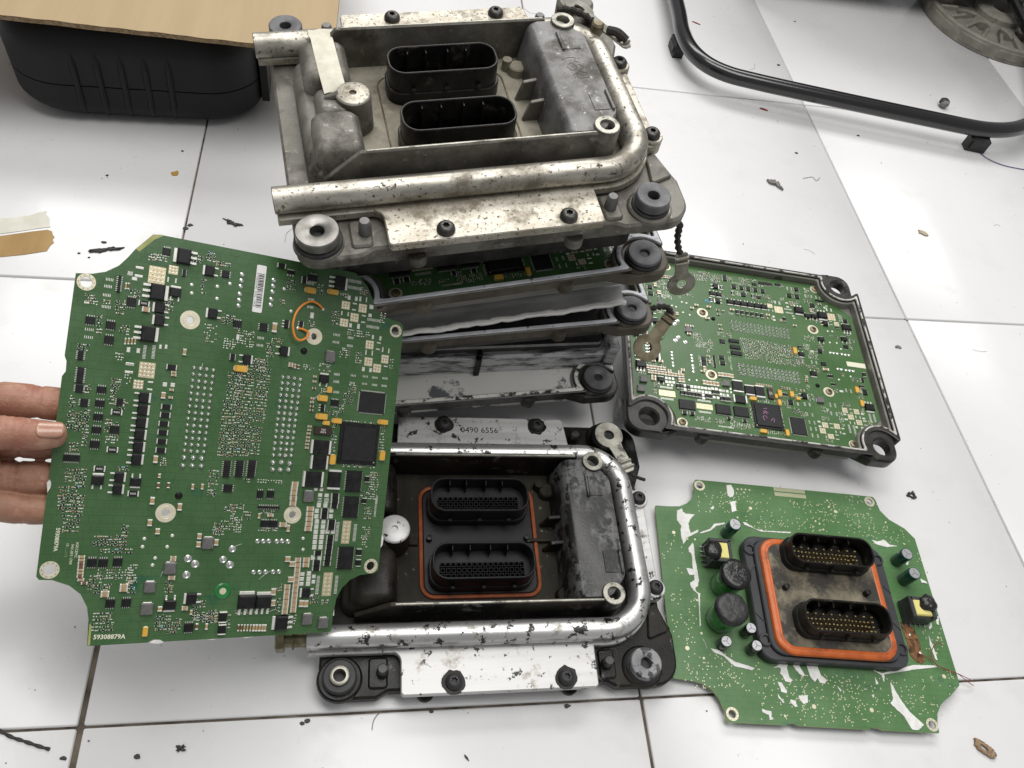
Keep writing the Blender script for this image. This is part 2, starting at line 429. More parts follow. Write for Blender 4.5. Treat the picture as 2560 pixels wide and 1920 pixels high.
def circle(cx, cy, r, n=24): return [(cx + r*math.cos(2*math.pi*i/n), cy + r*math.sin(2*math.pi*i/n)) for i in range(n)]
def arcpath(pts, r, n=10):
    """3D polyline (flat in z) with rounded inner corners"""
    z = pts[0][2]; out = []
    k = len(pts)
    for i in range(k):
        p = Vector(pts[i][:2])
        if i in (0, k-1): out.append((p.x, p.y, z)); continue
        a = Vector(pts[i-1][:2]) - p; b = Vector(pts[i+1][:2]) - p
        a.normalize(); b.normalize(); ang = a.angle(b)
        d = r / math.tan(ang / 2); c = p + (a + b).normalized() * (r / math.sin(ang / 2))
        s = p + a*d - c; e = p + b*d - c
        a0 = math.atan2(s.y, s.x); da = math.atan2(e.y, e.x) - a0
        while da > math.pi: da -= 2*math.pi
        while da < -math.pi: da += 2*math.pi
        for q in range(n + 1):
            t = a0 + da*q/n; out.append((c.x + r*math.cos(t), c.y + r*math.sin(t), z))
    return out
def smooth_path(pts, n=6):
    """Catmull-Rom through the points"""
    P = [Vector(p) for p in pts]; out = []
    for i in range(len(P) - 1):
        p0 = P[max(i-1, 0)]; p1 = P[i]; p2 = P[i+1]; p3 = P[min(i+2, len(P)-1)]
        for q in range(n):
            t = q / n
            out.append(0.5 * ((2*p1) + (-p0+p2)*t + (2*p0-5*p1+4*p2-p3)*t*t + (-p0+3*p1-3*p2+p3)*t*t*t))
    out.append(P[-1])
    return out
def text_mesh(body, size, mat, name, extrude=0.02, bold=0.0):
    c = bpy.data.curves.new(name, 'FONT'); c.body = body; c.size = size * S; c.extrude = extrude * S
    c.resolution_u = 2; c.offset = bold * S
    c.align_x = 'CENTER'; c.align_y = 'CENTER'
    t = bpy.data.objects.new(name, c); COL.objects.link(t)
    dg = bpy.context.evaluated_depsgraph_get()
    me = bpy.data.meshes.new_from_object(t.evaluated_get(dg))
    bpy.data.objects.remove(t); bpy.data.curves.remove(c)
    me.materials.clear(); me.materials.append(MATS[mat]); me.name = name
    return me
# lettering that stands on the things, made once
TXT = {
    'board_no': text_mesh('59308879A', 3.7, 'silkscreen', 'part_number', bold=0.10),
    'board_no_small': text_mesh('59308879A', 2.9, 'silkscreen', 'part_number', bold=0.06),
    'board_maker': text_mesh('ASKCEMC', 2.1, 'silkscreen', 'maker_text'),
    'board_code': text_mesh('94V-0F3 1709', 2.1, 'silkscreen', 'code_text'),
    'board_lot': text_mesh('15 . . . : : :', 2.0, 'silkscreen', 'code_text'),
    'label_no': text_mesh('3T700332047  EV52  1.0C8', 2.0, 'print_black', 'printed_number'),
    'crystal': text_mesh('8.000\nKDS', 1.7, 'label_white', 'marking'),
    'cast_no': text_mesh('0490 6556', 7.8, 'steel_dark', 'stamped_number', 0.15),
    'shunt': text_mesh('R005', 1.6, 'label_white', 'marking'),
}

# ---------------------------------------------------------------- floor
fb = MB().box(-1600, -2000, -14, 3200, 2400, -3.0)
floor = fb.obj('floor', 'grout')
floor['kind'] = 'structure'
tile_mesh = {}
def tile(i, j):
    """one glazed tile; grout lines at multiples of 400 mm, a little uneven in width"""
    gl = 2.4 if i == 0 and j <= -2 else 1.3
    gr = 1.9 if i == -1 and j <= -2 else 0.9
    if i == 0 and j <= -3: gl = 2.8
    if i == 1 and j <= -3: gl = 2.0
    key = (gl, gr)
    if key not in tile_mesh:
        m = MB().prism(rrect(gl, 0.9, 400 - gr, 398.8, 1.2, 3), [], -8, 0.0, 0.7)
        tile_mesh[key] = m.mesh('tile', 'tile_glaze', 50)
    place(tile_mesh[key], 'tile', floor, i * 400, j * 400, random.uniform(-0.25, 0.0))
for i in range(-3, 6):
    for j in range(-4, 4):
        tile(i, j)

# ---------------------------------------------------------------- shared hardware
SCREW = MB().lathe([(6.2,0),(6.2,1.2),(5.8,2.8),(4.6,4.2),(3.0,4.7),(2.7,4.7)], n=20)
star = []
for q in range(12):
    rr = 2.7 if q % 2 == 0 else 1.9
    star.append((rr * math.cos(q*math.pi/6), rr * math.sin(q*math.pi/6)))
n0 = len(SCREW.v)
SCREW.add([(x, y, 4.72) for x, y in circle(0, 0, 3.0, 12)] + [(x, y, 4.7) for x, y in star] + [(x*0.9, y*0.9, 2.2) for x, y in star],
          [(q, (q+1) % 12, 12+(q+1) % 12, 12+q) for q in range(12)] + [(12+q, 12+(q+1) % 12, 24+(q+1) % 12, 24+q) for q in range(12)] + [tuple(range(24, 36))])
SCREW_ME = {m: SCREW.mesh('screw', m) for m in ('steel_dark', 'rubber_black')}
def washer_mesh(r, h, hole, mat, skirt=True):
    b = MB().lathe([(r-0.6,0),(r,0.6),(r,h-0.9),(r-0.7,h),(hole+1.2,h),(hole,h-0.8),(hole,0.4)], n=36)
    if skirt: b.lathe([(r+1.4,-5),(r+1.4,-1.2),(r+0.6,-0.4),(r-2,-0.4)], n=36, mi=1)
    b.lathe([(0,0.8),(hole,0.8)], n=36, mi=1)
    return b.mesh('bushing', [mat, 'rubber_black'])
BUSH = {'grey': washer_mesh(12.2, 8.0, 4.3, 'bushing_grey'), 'steel': washer_mesh(14.0, 7.2, 4.6, 'steel_washer'),
        'worn': washer_mesh(12.2, 7.0, 4.4, 'bushing_worn'), 'thin': washer_mesh(13.2, 3.2, 3.9, 'bushing_grey')}
SLEEVE = MB().lathe([(12,0),(12,5),(11,6),(7.2,6),(7.2,0)], n=32).lathe([(6.9,0),(6.9,8.4),(6.3,8.8),(4.6,8.8),(4.3,8.2),(4.3,1)], n=32, mi=1).lathe([(0,1),(4.3,1)], n=32).mesh('bushing', ['rubber_black', 'steel_lug'])

def connector(parent, cx, cy, z0, z1, w, h, mat, pin_mat, cut=False, pins='slots', depth=18):
    """oval socket shell with inner keys and terminals; a part of its parent with sub-parts"""
    x0, x1, y0, y1 = cx - w/2, cx + w/2, cy - h/2, cy + h/2
    ro = h * 0.40
    outer = rrect(x0, y0, x1, y1, ro, 8)
    inner = rrect(x0+1.7, y0+1.7, x1-1.7, y1-1.7, ro-1.7, 8)
    b = MB().prism(outer, [inner], z0, z1, 0.5)
    b.prism(rrect(x0+1.0, y0+1.0, x1-1.0, y1-1.0, ro-1, 8), [], z0, z1-depth, 0)
    # stepped skirt on the outside and latch lugs
    b.prism(rrect(x0-1.6, y0-1.0, x1+1.6, y1+1.0, ro, 8), [inner], z0, z0+(z1-z0)*0.42, 0.6)
    sh = b.obj('connector', mat, parent)
    if cut:
        # the shell's rear edge is broken away between two stubs
        me = sh.data
        for v in me.vertices:
            pass
    for k in range(3):
        q = MB().bbox(0, 0, 3.4, 2.6, 0, 2.6, 0.4).mesh('latch_lug', mat)
        place(q, 'latch_lug', sh, x0 + w*(0.2+0.3*k), y0-2.0, z0+(z1-z0)*0.50)
    key = MB().bbox(0, 0, 1.1, 4.6, 0, depth-2.5, 0.3).mesh('key_rib', mat)
    for k in range(4):
        place(key, 'key_rib', sh, x0 + w*(0.20+0.17*k+(0.03 if k > 1 else 0)), y1-3.8, z1-depth)
    if pins == 'slots':
        g = MB()
        for r in range(3):
            for c in range(16):
                big = c > 12
                px = x0 + 8.5 + c*4.15; py = y0 + 6.0 + r*4.6
                if px > x1 - 8: continue
                g.prism(rrect(px-1.75, py-1.9, px+1.75, py+1.9, 0.3, 1), [rrect(px-1.05, py-1.1, px+1.05, py+1.1, 0.2, 1)], z1-depth, z1-depth+5.5, 0.3, bottom=False)
        g.obj('terminal_grid', mat, sh, kind='stuff')
    else:
        g = MB(); zb = z1-depth
        for r in range(4):
            for c in range(17):
                px = x0 + 7.0 + c*(w-19)/16; py = y0 + 5.5 + r*4.0
                if r == 3 and c % 2: continue
                wd = 0.55 if c < 14 else 0.9
                g.box(px-wd, py-0.5, zb, px+wd, py+0.5, zb+8+random.uniform(-1, 1))
        g.obj('terminal_pins', pin_mat, sh, kind='stuff')
    return sh

def lug(parent, ring, tip, mat, world=False, normal=(0,0,1), braid=None, r=11.5):
    """flat ring terminal with a crimped arm; ring, tip in parent's millimetres"""
    ring = Vector(ring); tip = Vector(tip)
    ax = (tip - ring); L = ax.length; ax.normalize()
    nz = Vector(normal); nz = (nz - ax * nz.dot(ax)).normalized(); ay = nz.cross(ax)
    M = Matrix.Identity(4)
    for i in range(3): M[i][0], M[i][1], M[i][2] = ax[i], ay[i], nz[i]
    M.translation = ring
    aw = r * 0.50
    out = []
    a0 = math.asin(aw / r)
    for q in range(25):
        t = a0 + (2*math.pi - 2*a0) * q / 24
        out.append((r*math.cos(t), r*math.sin(t)))
    out += [(r*1.15, -aw*0.92), (L-2, -aw*0.85), (L, -aw*0.5), (L, aw*0.5), (L-2, aw*0.85), (r*1.15, aw*0.92)]
    b = MB().prism(out, [circle(0, 0, r*0.36, 16)], -0.7, 0.7, 0.25, M=M)
    for q in range(2):
        b.bbox(L-4.5-q*5.5, 0, 2.4, aw*1.9, 0.5, 3.0, 0.8, M=M)
    o = b.obj('ground_lug', mat, parent)
    if braid:
        MB().tube(smooth_path(braid), [2.4+0.7*math.sin(i*1.9) for i in range((len(braid)-1)*6+1)], 8).obj('braid', 'braid_black', o)
    return o

# ---------------------------------------------------------------- engine control units
CY = 101.6
def frustum(b, x0, y0, x1, y1, r, z0, z1, ins, bev, mi=0):
    """rounded block whose sides draw in towards the top"""
    steps = [(0, z0), (ins*0.75, z1-bev*1.3), (ins+bev*0.25, z1-bev*0.55), (ins+bev*0.65, z1-bev*0.15), (ins+bev*1.3, z1)]
    loops = [rrect(x0+i, y0+i, x1-i, y1-i, max(r-i*0.3, 1.5), 6) for i, z in steps]
    n = len(loops[0]); vs = []; fs = []
    for l, (i, z) in zip(loops, steps): vs += [(p[0], p[1], z) for p in l]
    for k in range(len(steps)-1):
        for i in range(n):
            j = (i+1) % n; fs.append((k*n+i, k*n+j, (k+1)*n+j, (k+1)*n+i))
    fs.append(tuple((len(steps)-1)*n+i for i in range(n)))
    b.add(vs, fs, mi)

def control_unit(name, label, M, st):
    root = empty(name, label, 'control unit', M)
    c = st['cast']
    # lower cover
    b = MB().prism(fillet([(-13,-8,12),(255,-8,14),(255,28,4),(248,48,4),(248,154,4),(255,174,4),(255,212,14),(-13,212,12)]), [], 0, 6.0, 0.8)
    for x in (62, 172):
        b.lathe([(6.5,-2.0),(6.5,4.0),(5.5,5.0),(0,5.0)], x, -8.5, 16)
        b.lathe([(0,-2.0),(6.5,-2.0)], x, -8.5, 16)
    b.obj('lower_cover', c, root)
    # flanged casting
    b = MB()
    b.prism(fillet([(-15,-14,14),(26,-14,4),(34,-9.5,4),(198,-9.5,4),(206,-14,4),(256.5,-14,21),(258,24,6),(250.5,46,4),(250.5,156,4),(259,176,4),(258,217,15),(-15,217,14)]), [], 7.2, 16.0, 1.8)
    for x, y in ((0,0),(227.6,0),(0,203.2),(227.6,203.2)):
        b.lathe([(16.5,15),(15.8,17.6),(14.5,18.6),(0,18.6)], x, y, 32)
    # raised pads beside the bushings
    b.prism(rrect(20,-8,34,14,3), [], 15, 18.2, 1.2); b.prism(rrect(193,-8,206,14,3), [], 15, 18.2, 1.2)
    # corner gussets on the right
    b.prism(fillet([(236,20,2),(254,26,2),(248,50,2),(240,46,2)]), [], 15, 18.6, 1.0)
    base = b.obj('casting', c, root)
    for x, y in ((30,3),(198.6,2.5),(30,200.5),(198.6,200.5)):
        place(st['stud_me'], 'stud', root, x, y, 15.5)
    # well floor
    b = MB().prism(rrect(36, 42, 176, 168, 3), [], 15, 18.0, 0.0)
    for x, y in ((167,147),(172,56)):
        b.lathe([(7.5,17),(6.5,24),(5.5,25),(0,25)], x, y, 16)
    b.lathe([(4,17),(3.6,27),(0,27.4)], 160, 152, 12)
    b.obj('well_floor', st['floor'], root)
    # ribs at the block's foot
    for y in (117, 95):
        r3 = Matrix.Translation((0, y, 0)) @ Matrix.Rotation(math.pi/2, 4, 'X')
        MB().prism(fillet([(158,17),(163,34,1.5),(176,36,1),(176,17)]), [], -1.3, 1.3, 0.4, M=r3).obj('rib', c, root)
    # front and rear walls of the well (sloped at the left end)
    for yc in (42.0, 166.0):
        r3 = Matrix.Translation((0, yc, 0)) @ Matrix.Rotation(math.pi/2, 4, 'X')
        xl = 9 if yc < 100 else 30
        MB().prism(fillet([(xl,16),(xl,29,1),(34,50,4),(204,50,1),(204,16)]) if yc < 100 else fillet([(xl,16),(xl,46,1),(34,50,2),(190,50,1),(190,16)]), [], -1.6, 1.6, 0.5, M=r3).obj('well_wall', st['wall'], root)
        MB().tube([(38,yc,50.0),(202 if yc < 100 else 188,yc,50.0)], 0.9, 6).obj('worn_edge', st['ring'], root)
    # left block with its steps
    b = MB()
    frustum(b, -1, 44, 20, 160, 9, 15, 33, 2.0, 4)
    frustum(b, 4, 44, 41, 92, 8, 15, 46, 3.5, 4)
    frustum(b, 9, 86, 38, 120, 6, 15, 42, 3.5, 4)
    frustum(b, 4, 116, 41, 165, 8, 15, 46, 3.5, 4)
    b.tube([(18,104,42),(28,104,44)], [1.2, 3.2], 8)
    b.obj('side_block', st['wall'], root)
    b = MB().lathe([(13,16),(12.2,43.6),(11.9,44.6)], 37.5, 103, 36).lathe([(11.9,44.6),(11.4,45.5),(10.6,46),(2.6,46),(2.4,44),(0,44)], 37.5, 103, 36, mi=1)
    b.obj('round_boss', [st['wall'], st['boss']], root)
    # right block, its pockets and threaded sleeves
    b = MB()
    b2 = fillet([(169,43,4),(202,43,8),(216,60,10),(216,146,10),(202,164,8),(169,164,4)], 6)
    def shrink(l, d):
        cx0, cy0 = 193, 103.5
        return [(p[0] + d*(1 if p[0] < cx0 else -0.12), p[1] + 0.12*d*(1 if p[1] < cy0 else -1)) for p in l]
    lv = [(0,15),(4.5,40),(5.5,45.5),(7.5,48.6),(10.5,50)]
    vs = []; fs = []; n = len(b2)
    for d, z in lv: vs += [(p[0], p[1], z) for p in shrink(b2, d)]
    for k in range(len(lv)-1):
        for i in range(n):
            j = (i+1) % n; fs.append((k*n+i, k*n+j, (k+1)*n+j, (k+1)*n+i))
    fs.append(tuple((len(lv)-1)*n+i for i in range(n)))
    b.add(vs, fs)
    b.obj('connector_block', st['block'], root)
    for y in (46.0, 160.4):
        b = MB().lathe([(9.2,16),(9.2,50.6),(8.4,52)], 202.5, y, 28)
        b.lathe([(9.0,51.8),(8.5,52.3),(5.3,52.3),(4.9,51.6),(4.9,36),(0,36)], 202.5, y, 28, mi=1)
        b.obj('threaded_sleeve', [c, st['ring']], root)
    for x, y in ((200.5,138),(203.5,72)):
        b = MB().bbox(x+1.5, y, 12, 18, 49.2, 50.5, 0.4, mi=1)
        b.bbox(x-6.0 if y > 100 else x+9.2, y, 2.0, 20, 49.2, 52.0, 0.5)
        b.obj('snap_pocket', [st['block'], st['pocket']], root)
    # coolant pipe and its mounting plates
    path = arcpath([(-23.5,25.5,31),(231.5,25.5,31),(231.5,178.2,31),(-23.5,178.2,31)], 33, 12)
    pts = []
    for p, q in zip(path[:-1], path[1:]):
        k = max(1, int(math.dist(p, q) // 22))
        pts += [tuple(p[i] + (q[i]-p[i])*t/k for i in range(3)) for t in range(k)]
    pts.append(path[-1])
    b = MB().tube(pts, 8.7, 26, caps=False)
    for yy in (25.5, 178.2):
        Mx = Matrix.Translation((-23.5, yy, 31)) @ Matrix.Rotation(-math.pi/2, 4, 'Y')
        b.lathe([(8.7,0),(8.4,0.4),(6.9,0.4),(6.6,0),(6.6,-26),(0,-26)], n=26, M=Mx, mi=1)
    b.obj('coolant_pipe', [st['pipe'], st['pipe_in']], root)
    def band(o, i):
        pa = arcpath([(-23,25.5-o,0),(231.5+o,25.5-o,0),(231.5+o,178.2+o,0),(-23,178.2+o,0)], 33+o, 10)
        pb = arcpath([(-23,25.5+i,0),(231.5-i,25.5+i,0),(231.5-i,178.2-i,0),(-23,178.2-i,0)], 33-i, 10)
        return [p[:2] for p in pa] + [p[:2] for p in pb[::-1]]
    MB().prism(band(10.2, 6.5), [], 18.6, 24.0, 0.6).obj('pipe_lip', st['plate'], root)
    for y0, y1, x0, x1 in ((-15, 17, 43, 189), (187, 219, 42, 190)):
        if y0 < 0: pl = fillet([(34,17.2),(43,13,7),(43,-15,3),(189,-15,3),(189.5,17.2,0)])
        else: pl = fillet([(40,187),(42,219,3),(189,219,4),(192,187,0)])
        MB().prism(pl, [], 18.4, 24.3, 0.7).obj('mounting_plate', st['plate'], root)
    MB().prism(fillet([(240,49,3),(250,50,2),(251,146,3),(240,148,2)]), [], 18.4, 25.0, 0.7).obj('mounting_plate', st['plate'], root)
    for y in (58.4, 137.8):
        MB().lathe([(8.6,16),(8.6,26.4),(7.8,27.4),(0,27.4)], 246.4, y, 24).obj('screw_boss', st['plate'], root)
        place(SCREW_ME[st['screw']], 'screw', root, 246.4, y, 27.4, random.random())
    for x, y in ((80.8,-7.3),(164.4,-7.6),(81.4,211),(164.6,210.8)):
        place(SCREW_ME[st['screw']], 'screw', root, x, y, 24.3, random.random())
    for (x, y), k in zip(((0,0),(227.6,0),(0,203.2),(227.6,203.2)), st['bush']):
        if k == 'sleeve': place(SLEEVE, 'bushing', root, x, y, 18.6)
        elif k: place(BUSH[k], 'bushing', root, x, y, 21.2)
    return root

stud_dull = MB().lathe([(4.6,0),(4.1,10),(3.7,13),(3.0,13.8),(0,13.8)], n=16)
U_ST = dict(cast='cast_dull', floor='cast_floor', wall='cast_dull', boss='plate_pitted', block='cast_block', ring='steel_lug', pocket='cast_block',
            pipe='pipe_pitted', pipe_in='steel_dark', plate='plate_pitted', screw='steel_dark', bush=('steel', 'grey', 'grey', None),
            stud_me=stud_dull.mesh('stud', 'cast_block'))
a_, b_ = 0.05985137, -0.07609082
th = math.hypot(a_, b_)
RU = Matrix.Rotation(0.16234043, 3, 'Z') @ Matrix.Rotation(th, 3, Vector((a_, b_, 0)).normalized())
UP = control_unit('engine_control_unit', 'pitted bare metal control unit on top of the stack with masking tape on it', pose(153.2, -565.1, 219.8, R3=RU), U_ST)
connector(UP, 106, 135.0, 16, 45, 80, 30, 'plastic_dusty', 'steel_lug', cut=True, pins='slots', depth=24)
connector(UP, 106, 77.0, 16, 45, 80, 30, 'plastic_dusty', 'steel_lug', pins='slots', depth=24)
MB().tube([(x, y, 18.4) for x, y in rrect(59, 56, 154, 152, 12, 6)], 0.6, 8, closed=True).obj('gasket', 'steel_lug_brown', UP)
MB().prism(rrect(10, 12, 232, 192, 10), [], -37, 0.5, 0).obj('added_dark_filler', 'tray_black', UP)  # added block: fills the gap below and keeps the housing under it dark
# masking tape laid over the pipe end and the side block
tp = MB(); n = 0
prof = [(14.5,31.5,187.5,27),(14.8,31.4,184.5,36),(15.0,31.2,179,40.6),(15.2,31,172,39.5),(15.4,31,165,44.5),(15.8,31.2,160,46.6),(16.5,32,140,46.5),(17.2,32.6,124,46.4),(18.0,33.4,113,45.0),(18.6,34.0,107,42.5)]
vs = []
for xa, xb, y, z in prof:
    for q in range(5):
        t = q/4; vs.append((xa+(xb-xa)*t, y + (4*t if y < 110 else 0) + 0.5*math.sin(q*2.1+y), z + 0.35*math.sin(q*1.7+y*0.3)))
k = len(vs)
fs = [(r*5+q, (r+1)*5+q, (r+1)*5+q+1, r*5+q+1) for r in range(len(prof)-1) for q in range(4)]
tp.add(vs + [(v[0], v[1], v[2]+0.35) for v in vs], [f[::-1] for f in fs] + [tuple(i+k for i in f) for f in fs])
tp.obj('masking_tape', 'mask_tape', UP)
# marker scribble on the block
sb = MB()
for pts in ([(190,118,50.3),(196,120,50.3),(201,119,50.3),(199,116,50.3),(203,114,50.3)], [(192,110,50.3),(196,114,50.3),(199,109,50.3),(195,106,50.3),(192,110,50.3)],
            [(201,112,50.3),(204,108,50.3),(200,105,50.3),(205,102,50.3)], [(194,101,50.3),(198,103,50.3),(197,98,50.3),(201,97,50.3),(206,98,50.3)]):
    sb.tube(smooth_path([(p[0], p[1], 50.05) for p in pts]), 0.2, 5)
sb.obj('marker_scribble', 'marker_red', UP)
# earth strap bolted at the far right corner
L1 = lug(UP, (226, 189, 41), (254, 144, 37), 'steel_lug', normal=(0.25, 0.1, 1), braid=[(206, 184, 44), (215, 181, 46), (224, 176, 45), (231, 170, 43)], r=12.5)
MB().lathe([(5,38),(5,45),(3.5,46.5),(0,46.5)], 233, 163, 14).obj('rivet', 'steel_lug_brown', L1)
MB().tube(smooth_path([(240,158,43),(246,152,44.5),(252,147,41)]), [3.4]*13, 8).obj('braid', 'braid_black', L1)
MB().lathe([(15,18),(15,36),(13,38.5),(0,38.5)], 227.6, 203.2, 28).lathe([(10,15),(9.5,33),(8,35),(0,35)], 228, 184, 24).obj('strap_mount', 'cast_dull', UP)

L_ST = dict(cast='paint_black', floor='well_floor_dirty', wall='paint_black', boss='plate_bright', block='paint_black_worn', ring='steel_lug', pocket='paint_black_worn',
            pipe='pipe_bright', pipe_in='steel_dark', plate='plate_bright', screw='rubber_black', bush=('sleeve', 'worn', 'grey', None),
            stud_me=stud_dull.mesh('stud', 'paint_black_worn'))
LO = control_unit('engine_control_unit', 'black painted control unit with bright worn pipe in front, number 0490 6556', pose(171.6, -780.7, 0.4, yaw=-0.0027), L_ST)
connector(LO, 106, 133.0, 16, 45, 80, 30, 'plastic_black', 'steel_lug', pins='slots', depth=15)
connector(LO, 106, 77.0, 16, 45, 80, 30, 'plastic_black', 'steel_lug', pins='slots', depth=15)
MB().tube([(x, y, 19.0) for x, y in rrect(59.5, 57.5, 153.5, 151, 10, 6)], 1.7, 8, closed=True).obj('gasket', 'gasket_rust', LO)
MB().prism(rrect(61.5, 59.5, 151.5, 149, 9), [], 17, 19.4, 0.4).obj('header_plate', 'plastic_black', LO)
for x in (66, 146): MB().lathe([(2.6,19),(2.2,24),(0,24.4)], x, 105, 12).obj('locating_peg', 'plastic_black', LO)
b = MB(); b.bbox(158, 103, 26, 3, 18, 22, 0.5); b.bbox(50, 103, 14, 6, 18, 21, 0.5); b.obj('retaining_clip', 'well_floor_dirty', LO)
place(TXT['cast_no'], 'stamped_number', LO, 112.5, 205.5, 24.45)
# ragged black paint left round the plate screws
for x, y in ((80.8,-7.3),(164.4,-7.6),(81.4,211),(164.6,210.8)):
    rg = [(x+(8.6+1.6*noise.noise((q*0.9, x, y)))*math.cos(q*math.pi/10), y+(8.6+1.6*noise.noise((q*0.9, x, y)))*math.sin(q*math.pi/10)) for q in range(20)]
    MB().prism(rg, [circle(x, y, 5, 12)], 24.2, 24.75, 0.1).obj('paint_remnant', 'paint_black', LO)
# earth lug and tie
L2 = lug(LO, (229, 199.5, 30), (243, 163, 29), 'steel_lug', r=13)
MB().tube(smooth_path([(240,168,29),(246,163,24),(253,162,20),(260,161.5,17)]), [1.6]*19, 8).obj('braid', 'braid_black', L2)
MB().lathe([(15,16),(15,27),(13,29),(0,29)], 228.5, 200, 24).obj('strap_mount', 'paint_black', LO)
# plug bolt in the pipe's open end
Mx = Matrix.Translation((-23.5, 25.5, 31)) @ Matrix.Rotation(-math.pi/2, 4, 'Y')
b = MB().lathe([(6.2,-14),(6.2,9),(8.0,9),(8.0,10),(6.0,10),(6.0,15.5)], n=20, M=Mx)
b.prism(circle(0, 0, 9.6, 6), [], 15.5, 21.5, 1.0, M=Mx)
b.obj('plug_bolt', 'bolt_brass', LO)
# ---------------------------------------------------------------- circuit boards (component side)
# board frame: x to the right, y up, origin at one corner hole, millimetres
OUT = [(-5.9,172.7),(2.7,174.0),(9.3,176.4),(15.8,181.3),(19.9,186.9),(23.5,192.9),(32.3,203.9),(36.5,204.6),(163,204.6),(172.5,197),(176.1,191),(180.5,183.5),(189.1,176.9),(200.0,175.2),(203.0,173.4),
       (203.4,150),(203.4,-3),(200.5,-5.2),(190,-6.2),(183,-9.5),(178.0,-14.7),(174.5,-22),(173.4,-33.1),(173.2,-44.2),(171.5,-45),
       (66,-45),(64,-43.6),(60,-43.2),(57,-45),(26,-45),(24.2,-44.6),(23.2,-29.5),(21.7,-22.3),(17.4,-14.5),(11.1,-9.3),(2.0,-5.9),(-4.6,-5.6),(-6.2,-3.8),
       (-6.2,43),(-5.0,45),(-4.6,50),(-6.2,53),(-6.2,112),(-4.6,115),(-4.9,121),(-6.2,124)]
